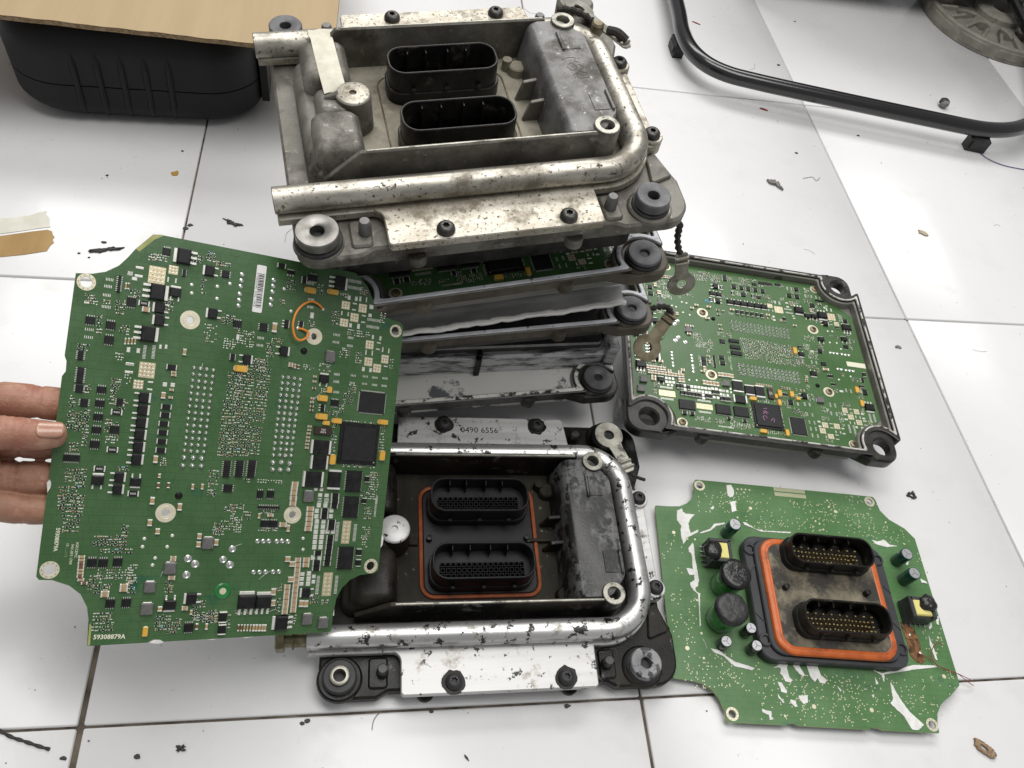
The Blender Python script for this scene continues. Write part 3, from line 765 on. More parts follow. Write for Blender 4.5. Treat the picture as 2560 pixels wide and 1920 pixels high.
COMPS = "T50.6,193.8,9.1,10.3,L;S40.9,194.9,4.7,4.6,V;G37.2,179.5,9.3,10.7,4;G46.1,184.4,5.3,5.7,3;k52.3,183.7,2.5,4.1,-;d66.8,187.8,6.8,6.6,L;T38.8,169.2,8.8,10.7,R;d48.6,170.9,6.5,6.5,U;R31.9,161.0,6.3,3.2,-;S25.0,160.7,4.8,5.3,V;d40.6,159.8,5.9,6.9,L;d41.3,152.1,5.9,6.9,L;T36.4,143.0,8.2,10.6,R;c33.3,157.5,4.4,3.2,-;S4.5,146.4,5.0,4.6,V;S15.4,145.2,5.1,4.4,V;S15.5,136.3,5.1,5.2,V;S1.8,125.3,3.1,5.6,H;S17.2,170.5,1.7,9.9,H;d71.6,161.2,6.3,6.6,L;M59.1,155.1,11.8,12.5,-;m0.3,168.3,9.5,10.7,-;c24.3,136.7,1.1,4.2,|;c26.1,137.0,1.1,4.2,|;c27.9,137.2,1.1,4.2,|;c29.6,137.5,1.1,4.2,|;c20.9,169.8,1.1,4.2,|;c22.3,170.0,1.1,4.2,|;w26.6,131.8,1.9,3.1,-;w32.0,132.0,1.9,3.2,-;w27.2,182.2,4.3,1.6,-;w27.2,177.1,4.3,1.6,-;w25.1,175.0,2.9,2.1,-;w43.7,178.0,1.1,3.0,-;w48.2,178.0,1.1,3.0,-;w44.0,136.0,1.7,2.7,-;w47.2,136.4,1.7,2.7,-;w28.2,123.2,4.7,1.5,-;c58.0,134.6,2.0,4.1,|;o57.6,177.2,2.6,2.7,-;o58.2,172.0,2.6,2.7,-;o72.9,178.8,2.4,2.5,-;o73.5,171.1,2.6,2.8,-;l11.5,167.9,4.4,2.1,-;l11.4,162.6,4.4,2.1,-;l11.9,172.1,4.4,2.1,-;l22.4,177.8,2.9,3.1,-;l35.5,131.6,2.2,8.5,|;l40.5,132.3,2.2,8.5,|;l1.5,156.7,2.7,2.0,-;l11.9,155.6,5.1,2.1,-;l4.6,140.9,5.0,2.0,-;l4.7,136.3,5.0,2.0,-;F33.6,189.9,5.4,4.8,8;F38.0,190.5,7.4,4.8,8;F3.5,158.6,7.7,6.2,8;F11.8,158.5,4.6,3.1,8;F19.5,156.6,5.6,9.4,10;F9.5,144.5,2.7,11.3,10;F22.9,143.4,5.2,6.8,10;F26.1,166.2,6.2,4.7,10;F46.0,162.6,4.5,8.6,10;F71.8,148.4,8.4,12.1,5;F2.7,130.1,6.3,4.6,10;F21.9,126.9,4.7,5.2,8;F66.9,196.7,5.3,6.6,12;F58.8,194.0,6.7,4.9,10;F64.8,177.4,3.1,10.4,10;S76.9,187.6,4.6,4.7,H;B99.0,181.9,5.1,31.0,-;O87.1,189.2,3.1,3.2,-;O87.2,185.2,3.1,3.2,-;O87.1,181.4,3.1,3.1,-;O87.1,176.4,3.1,3.1,-;O87.2,172.4,3.1,3.1,-;O87.2,168.7,3.0,3.1,-;O107.5,189.2,3.2,3.2,-;O107.6,185.3,3.2,3.2,-;O107.6,181.4,3.2,3.2,-;O107.4,176.4,3.2,3.2,-;O107.4,172.6,3.2,3.2,-;o80.3,182.0,3.2,3.4,-;o115.0,184.7,3.2,3.2,-;o121.2,170.7,3.0,3.0,-;k111.3,199.6,5.5,3.2,-;s118.0,196.5,5.8,3.8,D;k127.3,192.8,3.3,4.7,-;S133.3,195.4,6.0,4.4,V;T152.4,195.3,8.1,9.6,R;t132.2,186.6,6.9,4.1,-;t147.9,188.3,6.8,3.6,-;t92.8,128.3,7.9,4.2,-;G158.4,180.8,6.0,5.7,3;G170.9,180.7,5.8,6.1,3;G165.6,173.3,6.0,5.8,3;G158.5,168.6,6.0,5.7,3;G178.9,155.9,5.9,5.8,3;G179.3,143.8,5.8,5.8,3;G191.5,147.2,5.6,5.9,3;G186.3,140.0,5.9,5.9,3;w160.3,186.6,2.0,3.0,-;w165.5,186.7,2.0,3.0,-;w168.4,187.1,1.4,3.7,-;w173.0,187.2,0.9,3.7,-;w135.6,170.1,2.3,3.8,-;w177.2,182.8,2.9,3.0,-;w176.9,176.7,2.6,2.5,-;w156.2,175.1,0.9,3.0,-;w160.8,175.0,0.9,3.0,-;w164.8,183.1,3.2,1.1,-;w164.7,178.7,3.2,1.1,-;w172.4,175.7,3.2,1.1,-;w172.3,171.1,3.2,1.1,-;w163.4,167.5,2.0,3.0,-;w169.2,167.6,1.8,3.4,-;w180.7,161.7,1.7,3.0,-;w186.4,161.6,1.7,3.0,-;w185.6,158.2,3.0,1.0,-;w185.4,153.6,3.0,1.0,-;w189.1,153.8,1.1,3.7,-;w193.8,153.5,1.1,3.7,-;w176.8,150.3,1.0,3.4,-;w181.5,150.3,1.0,3.4,-;w192.7,142.2,3.0,1.0,-;w176.2,138.2,1.9,3.1,-;w181.6,138.2,2.0,3.1,-;w89.0,148.5,2.0,3.5,-;s119.0,161.6,3.8,7.2,L;s128.9,162.8,3.8,5.0,L;c111.3,158.1,2.9,6.6,|;S87.7,156.9,4.9,4.5,V;S104.3,157.4,4.8,4.9,H;d119.3,143.5,6.6,6.7,R;d96.2,135.0,6.0,6.2,R;k86.9,135.2,3.5,4.2,-;i151.0,143.9,7.1,7.2,-;M138.7,156.0,11.7,11.5,-;p132.7,145.3,4.4,4.4,-;m197.6,168.9,9.5,8.8,-;c124.7,134.9,2.9,2.9,-;c127.7,134.4,1.3,2.9,|;c130.1,134.1,1.3,2.9,|;l163.1,198.5,9.6,2.7,-;l163.3,193.9,9.6,2.7,-;l133.7,175.5,4.5,2.1,-;l133.8,180.6,4.5,2.1,-;l179.9,173.7,9.8,2.5,-;l179.8,168.7,9.8,2.5,-;l154.2,159.4,5.0,2.1,-;l154.2,154.3,5.0,2.1,-;l164.4,158.8,4.4,2.1,-;l164.4,153.2,4.4,2.1,-;l103.4,150.0,4.5,2.0,-;l103.4,145.1,4.5,2.0,-;l131.6,191.5,6.0,2.4,-;F170.2,192.9,5.8,5.5,8;F156.7,187.5,6.3,3.6,8;F151.7,170.9,5.0,10.2,9;F169.7,162.6,16.6,4.9,7;F161.2,147.9,7.5,7.8,7;F171.6,145.6,4.5,8.5,8;F135.9,164.2,5.4,4.7,9;F119.0,188.1,6.4,7.6,12;F139.2,188.7,4.3,7.7,11;F93.9,148.1,11.0,11.3,6;F84.6,143.4,8.6,7.3,7;F105.5,134.2,9.0,5.1,13;F110.2,142.9,5.1,10.3,12;F114.5,176.1,3.5,4.0,12;F114.0,149.8,8.0,3.5,10;F81.8,158.8,8.1,6.7,12;F136.9,134.6,7.2,4.1,6;F148.2,136.0,8.5,5.4,6;F196.8,144.5,3.4,7.5,7;F186.5,176.3,4.0,8.1,8;F74.6,193.7,9.6,3.3,12;S2.9,113.7,3.6,9.4,H;S3.3,105.8,3.8,4.3,H;S6.7,97.9,3.8,4.6,H;S14.9,106.3,5.0,3.9,V;S14.9,98.1,5.0,3.9,V;S14.9,90.0,5.0,4.0,V;S14.9,82.3,5.0,4.0,V;S14.9,73.8,5.0,4.4,V;S25.4,100.0,3.5,4.4,H;R24.4,93.7,6.5,3.2,-;S24.4,83.2,4.9,4.9,V;R24.6,71.2,6.5,3.2,-;d38.3,104.0,6.0,6.8,R;d38.4,96.4,6.0,6.8,R;d38.4,88.7,6.0,6.8,R;d38.4,81.3,6.0,6.8,R;d38.4,73.9,6.0,6.8,R;d38.4,66.3,6.0,6.8,R;k51.6,124.3,6.0,3.0,-;k51.3,99.6,6.2,3.1,-;k51.2,94.5,6.2,3.1,-;k51.0,89.1,6.2,3.1,-;k51.0,83.7,6.2,3.1,-;k51.1,78.1,6.2,3.1,-;k51.1,72.7,6.2,3.1,-;G38.1,120.8,9.2,9.6,4;G34.3,111.5,5.7,5.5,3;c48.8,106.4,2.5,3.8,|;c48.8,67.0,2.7,4.3,|;c53.2,121.4,3.0,1.4,-;c53.4,119.6,3.0,1.4,-;c53.2,110.3,2.5,1.4,-;c53.2,105.5,2.5,1.4,-;w49.1,113.2,2.4,2.6,-;w53.6,113.4,2.4,2.6,-;w40.9,113.7,3.2,1.0,-;w40.9,109.2,3.2,1.0,-;w28.4,123.4,4.7,1.3,-;w28.3,118.4,4.7,1.3,-;S3.9,65.0,8.6,4.1,V;R19.0,59.5,6.2,3.2,-;d18.8,53.0,5.9,6.7,U;d30.2,55.1,5.6,6.5,R;d30.0,47.8,5.6,6.0,R;d39.3,52.4,6.0,6.1,D;R38.8,45.5,6.2,3.1,-;p64.7,45.2,4.3,4.6,-;c52.2,57.0,1.3,2.4,|;c52.2,51.1,1.5,3.5,|;c58.0,51.4,1.5,3.5,|;c72.2,51.1,1.5,3.6,|;c77.9,51.4,1.6,3.6,|;F7.6,105.7,3.2,5.6,12;F0.4,98.3,2.7,7.6,12;F0.7,87.1,3.5,11.2,14;F4.8,86.5,3.6,11.7,14;F8.7,87.8,3.1,13.3,13;F9.1,76.6,2.7,9.2,12;F21.9,109.9,5.1,8.8,12;F20.9,101.9,3.2,8.3,12;F27.5,97.9,5.2,5.2,9;F22.5,88.0,6.5,3.6,11;F20.1,84.2,3.2,6.2,9;F23.7,77.1,7.4,4.7,8;F28.0,114.8,4.3,8.4,8;F4.2,71.6,4.9,5.6,12;F4.3,54.9,6.2,8.1,13;F9.8,53.6,5.8,11.7,12;F4.4,46.8,10.2,4.1,14;F31.7,60.4,5.7,3.1,12;F53.4,65.6,4.0,5.9,8;F83.9,54.4,6.3,16.6,9;F89.8,116.7,8.6,18.5,14;F96.7,118.0,11.0,18.1,13;F108.0,121.6,8.4,18.9,13;F88.6,98.6,8.6,17.9,14;F97.7,99.4,10.9,18.1,13;F107.8,103.8,8.4,18.2,13;F89.0,80.1,9.1,18.4,14;F98.2,80.8,10.9,18.6,13;F106.8,82.6,8.3,19.3,13;F101.3,131.7,14.4,8.0,13;d148.5,128.3,6.7,6.5,U;t153.0,121.0,3.7,3.9,|;t148.8,114.8,6.7,3.9,-;s149.8,108.3,4.0,6.0,L;S158.0,112.4,5.3,4.7,V;t149.6,102.3,7.3,3.9,-;t153.4,98.2,4.6,3.1,-;t160.6,100.3,6.7,3.6,-;t194.6,102.3,7.0,3.7,-;t196.6,78.5,4.1,6.5,|;t160.5,73.6,3.8,6.5,|;Q185.1,115.4,20.2,15.7,-;X151.6,92.7,12.2,5.4,-;Z178.4,85.6,26.6,26.9,-;k151.3,81.6,14.0,8.9,-;k151.3,71.2,12.1,8.9,-;k148.3,59.5,13.8,9.8,-;k163.3,59.9,8.7,13.5,|;S177.6,59.4,10.8,14.6,H;S91.4,63.5,4.2,10.6,H;S99.2,64.0,4.3,10.7,H;S106.9,64.4,4.3,10.8,H;S93.6,51.1,5.6,4.8,H;S114.4,47.9,4.2,4.9,V;S121.1,48.2,4.3,4.9,V;c136.5,55.7,4.7,2.9,-;c136.4,52.7,4.7,2.9,-;c136.3,49.5,4.7,2.9,-;c136.3,46.2,4.7,2.9,-;i146.6,47.9,6.9,6.8,-;k165.2,48.6,5.3,3.3,-;k165.4,45.2,5.3,3.3,-;w151.5,52.6,2.4,2.0,-;w155.5,52.4,2.4,2.0,-;w155.0,48.8,2.9,2.7,-;w159.6,48.7,2.9,2.7,-;w155.0,45.3,2.9,2.7,-;w159.9,45.3,2.9,2.7,-;c142.1,129.0,2.4,1.4,-;c142.1,125.6,2.4,1.4,-;c142.3,121.0,2.4,1.4,-;c142.0,114.1,2.4,1.4,-;c142.0,111.5,2.4,1.4,-;c142.1,108.6,2.4,1.4,-;c142.1,106.0,2.4,1.4,-;c142.2,94.9,2.4,1.7,-;c142.2,92.5,2.4,1.7,-;c142.0,90.1,2.4,1.7,-;c142.0,87.5,2.4,1.7,-;c142.0,85.1,2.4,1.6,-;c141.9,82.8,2.4,1.6,-;c141.9,80.4,2.4,1.6,-;k187.3,61.3,3.2,4.6,|;l158.4,120.0,4.3,2.1,-;l157.3,132.3,4.3,2.1,-;l157.6,127.2,4.3,2.1,-;l169.3,132.8,4.1,1.8,-;l178.2,133.2,4.2,1.8,-;l185.4,133.2,4.3,1.9,-;l193.0,133.6,4.3,1.9,-;l169.2,127.6,4.1,1.8,-;l178.2,128.0,4.2,1.8,-;l185.7,128.0,4.3,1.9,-;l193.0,128.2,4.3,1.9,-;l196.5,46.9,2.0,6.2,|;F167.3,116.7,6.9,8.5,9;F160.1,90.6,3.7,24.0,9;F176.8,100.2,25.6,3.1,8;F195.5,90.9,4.0,20.5,11;F180.2,70.2,24.4,3.1,9;F192.8,56.7,7.2,20.4,7;F186.4,49.7,5.8,5.5,9;F149.4,120.3,4.9,3.6,12;F163.1,109.0,3.7,6.0,11;F157.2,105.4,6.8,4.2,10;F119.9,56.5,17.0,2.9,8;F169.7,123.0,5.7,7.3,7;F104.8,56.3,3.9,3.4,10;M58.4,34.3,11.9,12.9,-;m-0.1,-0.3,9.4,10.8,-;c15.5,7.5,3.4,1.7,-;c15.6,5.6,3.4,1.7,-;c15.6,3.7,3.4,1.7,-;c15.7,1.8,3.4,1.7,-;c15.7,-0.1,3.4,1.7,-;c15.8,-2.0,3.4,1.7,-;c15.8,-3.9,3.4,1.7,-;c16.5,-5.9,3.4,1.7,-;c18.5,-7.9,3.4,1.7,-;S21.2,4.1,4.9,4.8,V;S27.1,3.9,5.0,4.8,V;S34.9,4.3,5.1,4.8,V;c39.9,-11.0,4.7,4.6,-;c30.1,-14.5,4.6,3.6,-;i54.2,-10.8,6.6,6.7,-;i64.5,0.5,6.4,7.6,-;i85.1,16.2,6.7,6.8,-;i54.0,-24.0,6.4,7.1,-;S33.6,-20.2,4.9,4.9,V;S42.3,-20.1,5.0,4.8,V;d67.0,-22.5,6.5,7.2,D;d78.9,-18.8,6.6,7.0,L;S79.7,-36.9,5.4,5.4,V;k99.5,-31.1,4.3,7.2,|;k99.8,-38.9,4.3,6.5,|;t54.7,-38.0,3.1,5.5,|;c49.8,41.6,2.6,4.7,|;c65.9,38.3,2.7,4.7,|;c49.9,28.2,2.4,4.0,|;c54.9,23.0,2.4,3.6,|;c79.6,20.2,2.5,3.7,|;c79.6,15.1,2.4,3.5,|;c90.2,16.4,2.5,3.9,|;c65.7,6.1,3.5,2.8,-;c66.1,-5.6,4.0,2.5,-;c61.5,-24.5,2.6,2.8,|;c75.9,-24.7,3.3,2.7,-;c80.1,-27.4,1.6,3.2,|;c84.4,-36.5,1.7,4.2,|;c90.3,-36.8,1.7,4.2,|;o61.6,13.4,2.6,2.8,-;o47.6,13.4,2.3,2.5,-;o48.1,18.3,2.5,2.7,-;o63.8,20.3,2.6,2.8,-;o54.5,2.2,2.3,2.5,-;o55.5,6.5,2.3,2.5,-;O74.6,5.9,5.0,5.3,-;O79.2,2.5,5.1,5.4,-;O74.8,-4.2,5.0,5.3,-;F0.8,39.1,2.6,9.4,11;F6.3,38.7,8.8,11.8,13;F7.6,26.9,8.8,10.7,13;F11.6,37.6,3.1,13.1,11;F27.8,17.0,15.2,6.7,11;F36.7,20.1,3.9,13.5,11;F33.4,11.0,17.5,3.7,9;F33.3,-2.9,18.1,6.7,8;F43.2,-3.1,5.6,12.3,8;F24.2,-8.7,7.0,11.4,11;F30.9,-10.7,4.4,4.8,9;F44.0,-9.8,5.6,10.4,11;F30.1,-28.0,10.8,5.4,12;F30.8,-34.0,12.5,6.0,13;F64.2,-33.3,8.8,10.0,13;F70.9,-35.5,8.3,9.5,12;F84.1,-25.4,7.9,10.9,10;F85.4,-31.1,7.9,4.5,12;F93.3,-30.9,5.6,9.1,11;F90.1,25.1,6.2,7.8,9;F65.3,-11.6,4.7,7.5,10;M137.5,34.9,12.1,12.0,-;m196.5,0.8,10.1,9.5,-;N97.9,-14.8,10.5,10.8,-;S177.6,41.5,10.6,14.5,H;S177.7,6.0,10.6,15.5,H;G176.4,23.7,6.0,16.2,6;G166.9,-12.1,6.5,16.0,6;l169.8,24.0,2.8,13.4,|;l182.8,23.4,2.8,12.2,|;l160.1,-12.3,2.7,12.5,|;l173.2,-12.6,2.8,12.7,|;l196.3,41.4,1.8,13.1,|;S119.6,28.7,5.5,4.5,V;S125.3,28.7,5.1,4.5,V;S120.9,39.6,14.2,1.7,V;O116.2,17.1,3.2,3.3,-;O120.0,17.1,3.3,3.3,-;O123.6,17.2,3.3,3.3,-;O128.9,17.1,3.3,3.3,-;O132.4,17.3,3.4,3.3,-;O136.3,17.0,3.4,3.4,-;O116.0,-3.1,3.1,3.2,-;O119.8,-3.1,3.1,3.2,-;O123.8,-3.0,3.2,3.2,-;O128.7,-3.1,3.2,3.2,-;O132.5,-3.0,3.2,3.2,-;O100.9,12.0,4.8,5.0,-;O95.9,5.2,4.8,5.0,-;O100.5,1.8,5.2,5.4,-;o146.5,19.2,2.9,2.9,-;o147.3,11.7,3.3,3.3,-;T113.2,-21.4,10.2,10.4,U;T124.2,-21.8,10.0,10.5,U;T137.2,-36.6,8.7,10.0,L;d152.0,-17.3,6.3,6.9,L;i155.0,-34.9,7.0,6.9,-;i166.4,-38.0,7.2,7.0,-;c139.0,-13.0,4.0,3.0,-;c139.1,-16.4,4.0,3.0,-;c139.1,-19.6,4.0,3.0,-;c139.2,-23.0,4.0,3.0,-;c139.2,-26.2,4.0,3.0,-;c139.1,-29.5,4.0,3.0,-;c144.3,4.8,4.1,3.0,-;c144.5,1.3,4.1,3.0,-;c144.5,-2.1,4.1,3.0,-;c144.6,-5.4,4.1,3.0,-;c144.6,-8.8,4.1,3.0,-;c144.6,-12.2,4.1,3.0,-;c144.5,-15.5,4.1,3.0,-;c144.6,-18.9,4.1,3.0,-;c144.6,-22.2,4.1,3.0,-;c144.7,-25.4,4.1,3.0,-;c144.7,-28.6,4.1,3.0,-;c150.0,4.9,4.4,3.0,-;c150.0,1.5,4.4,3.0,-;c137.3,5.5,3.4,3.6,|;c140.6,2.2,3.3,3.6,|;c140.7,-8.1,3.3,3.6,|;c148.8,39.4,4.8,3.0,-;c148.8,35.9,4.8,3.0,-;c148.9,32.5,4.8,3.0,-;c149.0,29.1,4.8,3.0,-;c148.8,25.8,4.8,3.0,-;c136.6,45.9,4.7,3.0,-;c136.5,42.6,4.7,3.0,-;w155.0,45.2,2.8,2.8,-;w159.8,45.1,2.9,2.8,-;w154.9,41.7,2.8,2.8,-;w159.5,41.7,2.9,2.8,-;w153.8,37.9,2.8,2.8,-;w153.9,34.2,2.8,2.8,-;w154.7,30.7,2.8,2.8,-;w159.4,30.8,2.9,2.8,-;w154.7,27.2,2.8,2.8,-;w159.4,27.3,2.9,2.8,-;w154.7,23.7,2.8,2.8,-;w159.5,23.7,2.9,2.8,-;w154.8,20.2,2.8,2.8,-;w159.3,20.2,2.9,2.8,-;w154.8,16.7,2.8,2.8,-;w159.2,16.7,2.9,2.8,-;w154.9,13.2,2.8,2.8,-;w159.3,13.2,2.9,2.8,-;w154.7,6.1,2.8,2.8,-;w159.4,6.1,2.9,2.8,-;w148.7,-4.9,2.8,2.7,-;w153.2,-4.6,2.8,2.8,-;w148.6,-8.2,2.8,2.7,-;w153.3,-8.1,2.8,2.8,-;w148.7,-11.5,2.8,2.7,-;w153.3,-11.5,2.8,2.8,-;w156.8,-6.6,2.3,2.4,-;w156.9,-10.2,2.3,2.4,-;w163.0,23.9,2.9,2.8,-;w166.8,23.9,2.9,2.8,-;w164.1,34.4,2.9,2.8,-;w164.1,38.5,2.9,2.8,-;k158.9,38.2,5.1,3.3,-;k158.9,34.6,5.1,3.3,-;k164.7,30.5,5.5,3.3,-;k164.7,27.0,5.5,3.3,-;k165.0,20.1,4.9,3.1,-;k164.9,16.8,4.9,3.1,-;k164.9,13.3,4.9,3.1,-;k164.8,9.9,4.9,3.1,-;k164.7,6.1,4.9,3.1,-;k164.6,2.3,4.9,3.1,-;k157.5,9.4,5.3,3.0,-;k157.3,2.8,5.3,3.3,-;k157.4,-1.0,5.4,3.0,-;k165.1,45.2,5.2,3.1,-;k165.3,41.6,5.2,3.1,-;c110.3,-38.7,1.2,4.4,|;c112.2,-38.8,1.2,4.4,|;c114.1,-38.9,1.2,4.4,|;c116.0,-39.0,1.2,4.4,|;c118.0,-39.1,1.2,4.4,|;c119.9,-39.2,1.3,4.4,|;c121.8,-39.3,1.3,4.4,|;c123.8,-39.4,1.3,4.4,|;c125.7,-39.5,1.3,4.5,|;c127.4,-39.6,1.3,4.5,|;c130.2,-16.0,2.9,4.5,|;c130.7,-23.3,2.9,4.0,|;c149.8,-24.4,3.1,4.6,|;c153.0,-24.6,2.8,4.6,|;c131.5,28.3,4.9,2.8,-;c135.3,26.0,1.8,4.3,|;c122.5,34.4,3.9,1.8,-;c115.3,33.8,1.7,3.7,|;k187.0,10.0,3.3,4.9,|;k187.3,2.6,3.3,4.9,|;k186.9,45.9,3.0,4.2,|;F95.8,38.6,6.6,5.6,9;F101.7,39.4,8.5,3.8,9;F98.8,33.1,3.6,7.5,8;F107.2,33.9,4.9,6.3,9;F95.8,27.4,8.4,6.8,8;F102.5,27.6,5.5,10.6,8;F91.6,23.1,5.9,5.6,12;F120.7,36.4,10.1,3.2,8;F121.9,25.0,12.6,2.6,6;F134.2,-13.6,3.2,5.1,12;F134.6,-25.0,3.2,10.3,13;F158.5,-21.4,6.1,7.2,11;F166.2,-23.9,5.5,3.3,11;F190.7,23.5,6.5,8.9,6;F190.8,16.1,4.3,6.8,7;F190.6,37.1,5.8,8.9,9;F144.8,-35.1,5.9,7.1,11;F113.7,-28.6,13.6,2.5,6;F91.8,-31.3,9.4,6.8,11;F102.8,-34.3,3.6,9.9,10;b64.7,125.6,2.4,2.5,-;b68.6,125.5,2.4,2.5,-;b72.5,125.5,2.4,2.5,-;b76.5,125.4,2.4,2.5,-;b64.7,121.6,2.4,2.5,-;b68.6,121.5,2.4,2.5,-;b72.5,121.4,2.4,2.5,-;b76.5,121.4,2.4,2.5,-;b64.7,117.5,2.4,2.5,-;b68.6,117.5,2.4,2.5,-;b72.5,117.4,2.4,2.5,-;b76.5,117.3,2.4,2.5,-;b64.7,113.5,2.4,2.5,-;b68.6,113.4,2.4,2.5,-;b72.5,113.4,2.4,2.5,-;b76.5,113.3,2.4,2.5,-;b64.7,109.5,2.4,2.5,-;b68.6,109.4,2.4,2.5,-;b72.5,109.4,2.4,2.5,-;b76.5,109.3,2.4,2.5,-;b64.8,105.4,2.4,2.5,-;b68.6,105.4,2.4,2.5,-;b72.5,105.3,2.4,2.5,-;b76.5,105.3,2.4,2.5,-;b64.8,101.4,2.3,2.5,-;b68.6,101.4,2.4,2.5,-;b72.6,101.3,2.4,2.5,-;b76.5,101.3,2.4,2.5,-;b64.8,97.4,2.3,2.5,-;b68.7,97.4,2.4,2.5,-;b72.6,97.3,2.4,2.5,-;b76.5,97.3,2.4,2.5,-;b64.8,93.4,2.3,2.5,-;b68.7,93.4,2.4,2.5,-;b72.6,93.3,2.4,2.5,-;b76.5,93.3,2.4,2.5,-;b64.8,89.4,2.3,2.5,-;b68.7,89.3,2.4,2.5,-;b72.6,89.3,2.4,2.5,-;b76.5,89.3,2.4,2.5,-;b64.8,85.4,2.3,2.5,-;b68.7,85.3,2.4,2.5,-;b72.6,85.3,2.4,2.5,-;b76.5,85.3,2.4,2.5,-;b64.9,81.4,2.3,2.5,-;b68.7,81.3,2.4,2.5,-;b72.6,81.3,2.4,2.5,-;b76.5,81.3,2.4,2.5,-;b64.9,77.4,2.3,2.5,-;b68.7,77.3,2.4,2.5,-;b72.6,77.3,2.4,2.5,-;b76.5,77.3,2.4,2.5,-;b64.9,73.4,2.3,2.5,-;b68.7,73.3,2.4,2.5,-;b72.6,73.3,2.4,2.5,-;b76.5,73.3,2.4,2.5,-;b65.1,69.0,3.1,3.4,-;b70.5,69.1,3.2,3.4,-;b75.7,69.1,3.2,3.4,-;b64.9,63.9,3.1,3.4,-;b70.5,64.2,3.2,3.4,-;b76.0,64.2,3.2,3.4,-;b120.7,126.2,2.7,2.7,-;b124.5,126.4,2.7,2.7,-;b128.6,126.3,2.7,2.7,-;b132.7,126.1,2.7,2.7,-;b120.7,122.2,2.7,2.7,-;b124.5,122.3,2.7,2.7,-;b128.6,122.2,2.7,2.7,-;b132.7,122.1,2.7,2.7,-;b120.6,118.1,2.6,2.7,-;b124.5,118.3,2.7,2.7,-;b128.5,118.2,2.7,2.7,-;b132.6,118.2,2.7,2.7,-;b120.6,114.1,2.6,2.7,-;b124.5,114.3,2.7,2.7,-;b128.5,114.2,2.7,2.7,-;b132.6,114.2,2.7,2.7,-;b120.5,110.1,2.6,2.7,-;b124.5,110.3,2.7,2.7,-;b128.5,110.2,2.7,2.7,-;b132.5,110.2,2.7,2.7,-;b120.5,106.1,2.6,2.7,-;b124.5,106.3,2.7,2.7,-;b128.5,106.2,2.7,2.7,-;b132.5,106.2,2.7,2.7,-;b120.5,102.1,2.6,2.7,-;b124.5,102.3,2.7,2.7,-;b128.4,102.2,2.7,2.7,-;b132.4,102.2,2.7,2.7,-;b120.4,98.0,2.6,2.7,-;b124.5,98.3,2.7,2.7,-;b128.4,98.2,2.7,2.7,-;b132.4,98.2,2.7,2.7,-;b120.4,94.0,2.6,2.7,-;b124.5,94.3,2.7,2.7,-;b128.4,94.2,2.7,2.7,-;b132.3,94.3,2.7,2.7,-;b120.4,90.0,2.6,2.7,-;b124.5,90.3,2.7,2.7,-;b128.4,90.2,2.7,2.7,-;b132.3,90.3,2.7,2.7,-;b120.3,86.0,2.6,2.7,-;b124.5,86.3,2.7,2.7,-;b128.4,86.2,2.7,2.7,-;b132.2,86.3,2.7,2.7,-;b120.3,82.0,2.6,2.7,-;b124.5,82.3,2.6,2.7,-;b128.3,82.2,2.7,2.7,-;b132.2,82.4,2.7,2.7,-;b120.3,78.0,2.6,2.7,-;b124.5,78.3,2.6,2.7,-;b128.3,78.2,2.7,2.7,-;b132.1,78.4,2.7,2.7,-;b120.2,74.0,2.6,2.6,-;b124.5,74.3,2.6,2.7,-;b128.3,74.2,2.7,2.7,-;b132.1,74.5,2.7,2.7,-;b120.5,69.1,3.5,3.6,-;b126.2,69.5,3.6,3.6,-;b131.8,69.2,3.6,3.6,-;b120.7,64.5,3.5,3.6,-;b125.9,64.5,3.6,3.6,-;b131.4,64.8,3.6,3.6,-"
def parse():
    r = []
    for s in COMPS.split(';'):
        k = s[0]; x, y, ww, hh, o = s[1:].split(',')
        r.append((k, float(x), float(y), float(ww), float(hh), o))
    return r
CL = parse()
_mc = {}
def cached(key, fn):
    if key not in _mc: _mc[key] = fn()
    return _mc[key]
def q5(v, s=0.5): return max(s, round(v / s) * s)
def two_end(w_, h_, z, body, end, frac, o, name):
    """chip part with metal ends along its long side"""
    b = MB()
    vert = (o == '|')
    L, D = (h_, w_) if vert else (w_, h_)
    e = L * frac
    if vert:
        b.bbox(0, 0, D, L-2*e, 0.05, z, 0.12); b.bbox(0, -(L-e)/2, D*1.03, e, 0, z*1.03, 0.12, 1); b.bbox(0, (L-e)/2, D*1.03, e, 0, z*1.03, 0.12, 1)
    else:
        b.bbox(0, 0, L-2*e, D, 0.05, z, 0.12); b.bbox(-(L-e)/2, 0, e, D*1.03, 0, z*1.03, 0.12, 1); b.bbox((L-e)/2, 0, e, D*1.03, 0, z*1.03, 0.12, 1)
    return b.mesh(name, [body, end])
DIRS = {'R': 0, 'U': math.pi/2, 'L': math.pi, 'D': -math.pi/2}
def dpak(w_, n):
    """power transistor, tab towards +x: body, tab and leads as separate meshes"""
    body = MB().bbox(-w_*0.04, 0, w_*0.86, w_*1.0, 0.15, w_*0.36, w_*0.07, taper=w_*0.02).mesh('transistor', 'chip_black')
    tab = MB().bbox(w_*0.49, 0, w_*0.20, w_*0.92, 0.0, w_*0.13, 0.15).mesh('metal_tab', 'tin_white')
    lead = MB().bbox(-w_*0.66, 0, w_*0.40, w_*0.15, 0, w_*0.10, 0.1).bbox(-w_*0.49, 0, w_*0.12, w_*0.15, 0, w_*0.20, 0.1).mesh('lead', 'tin_white')
    return body, tab, lead
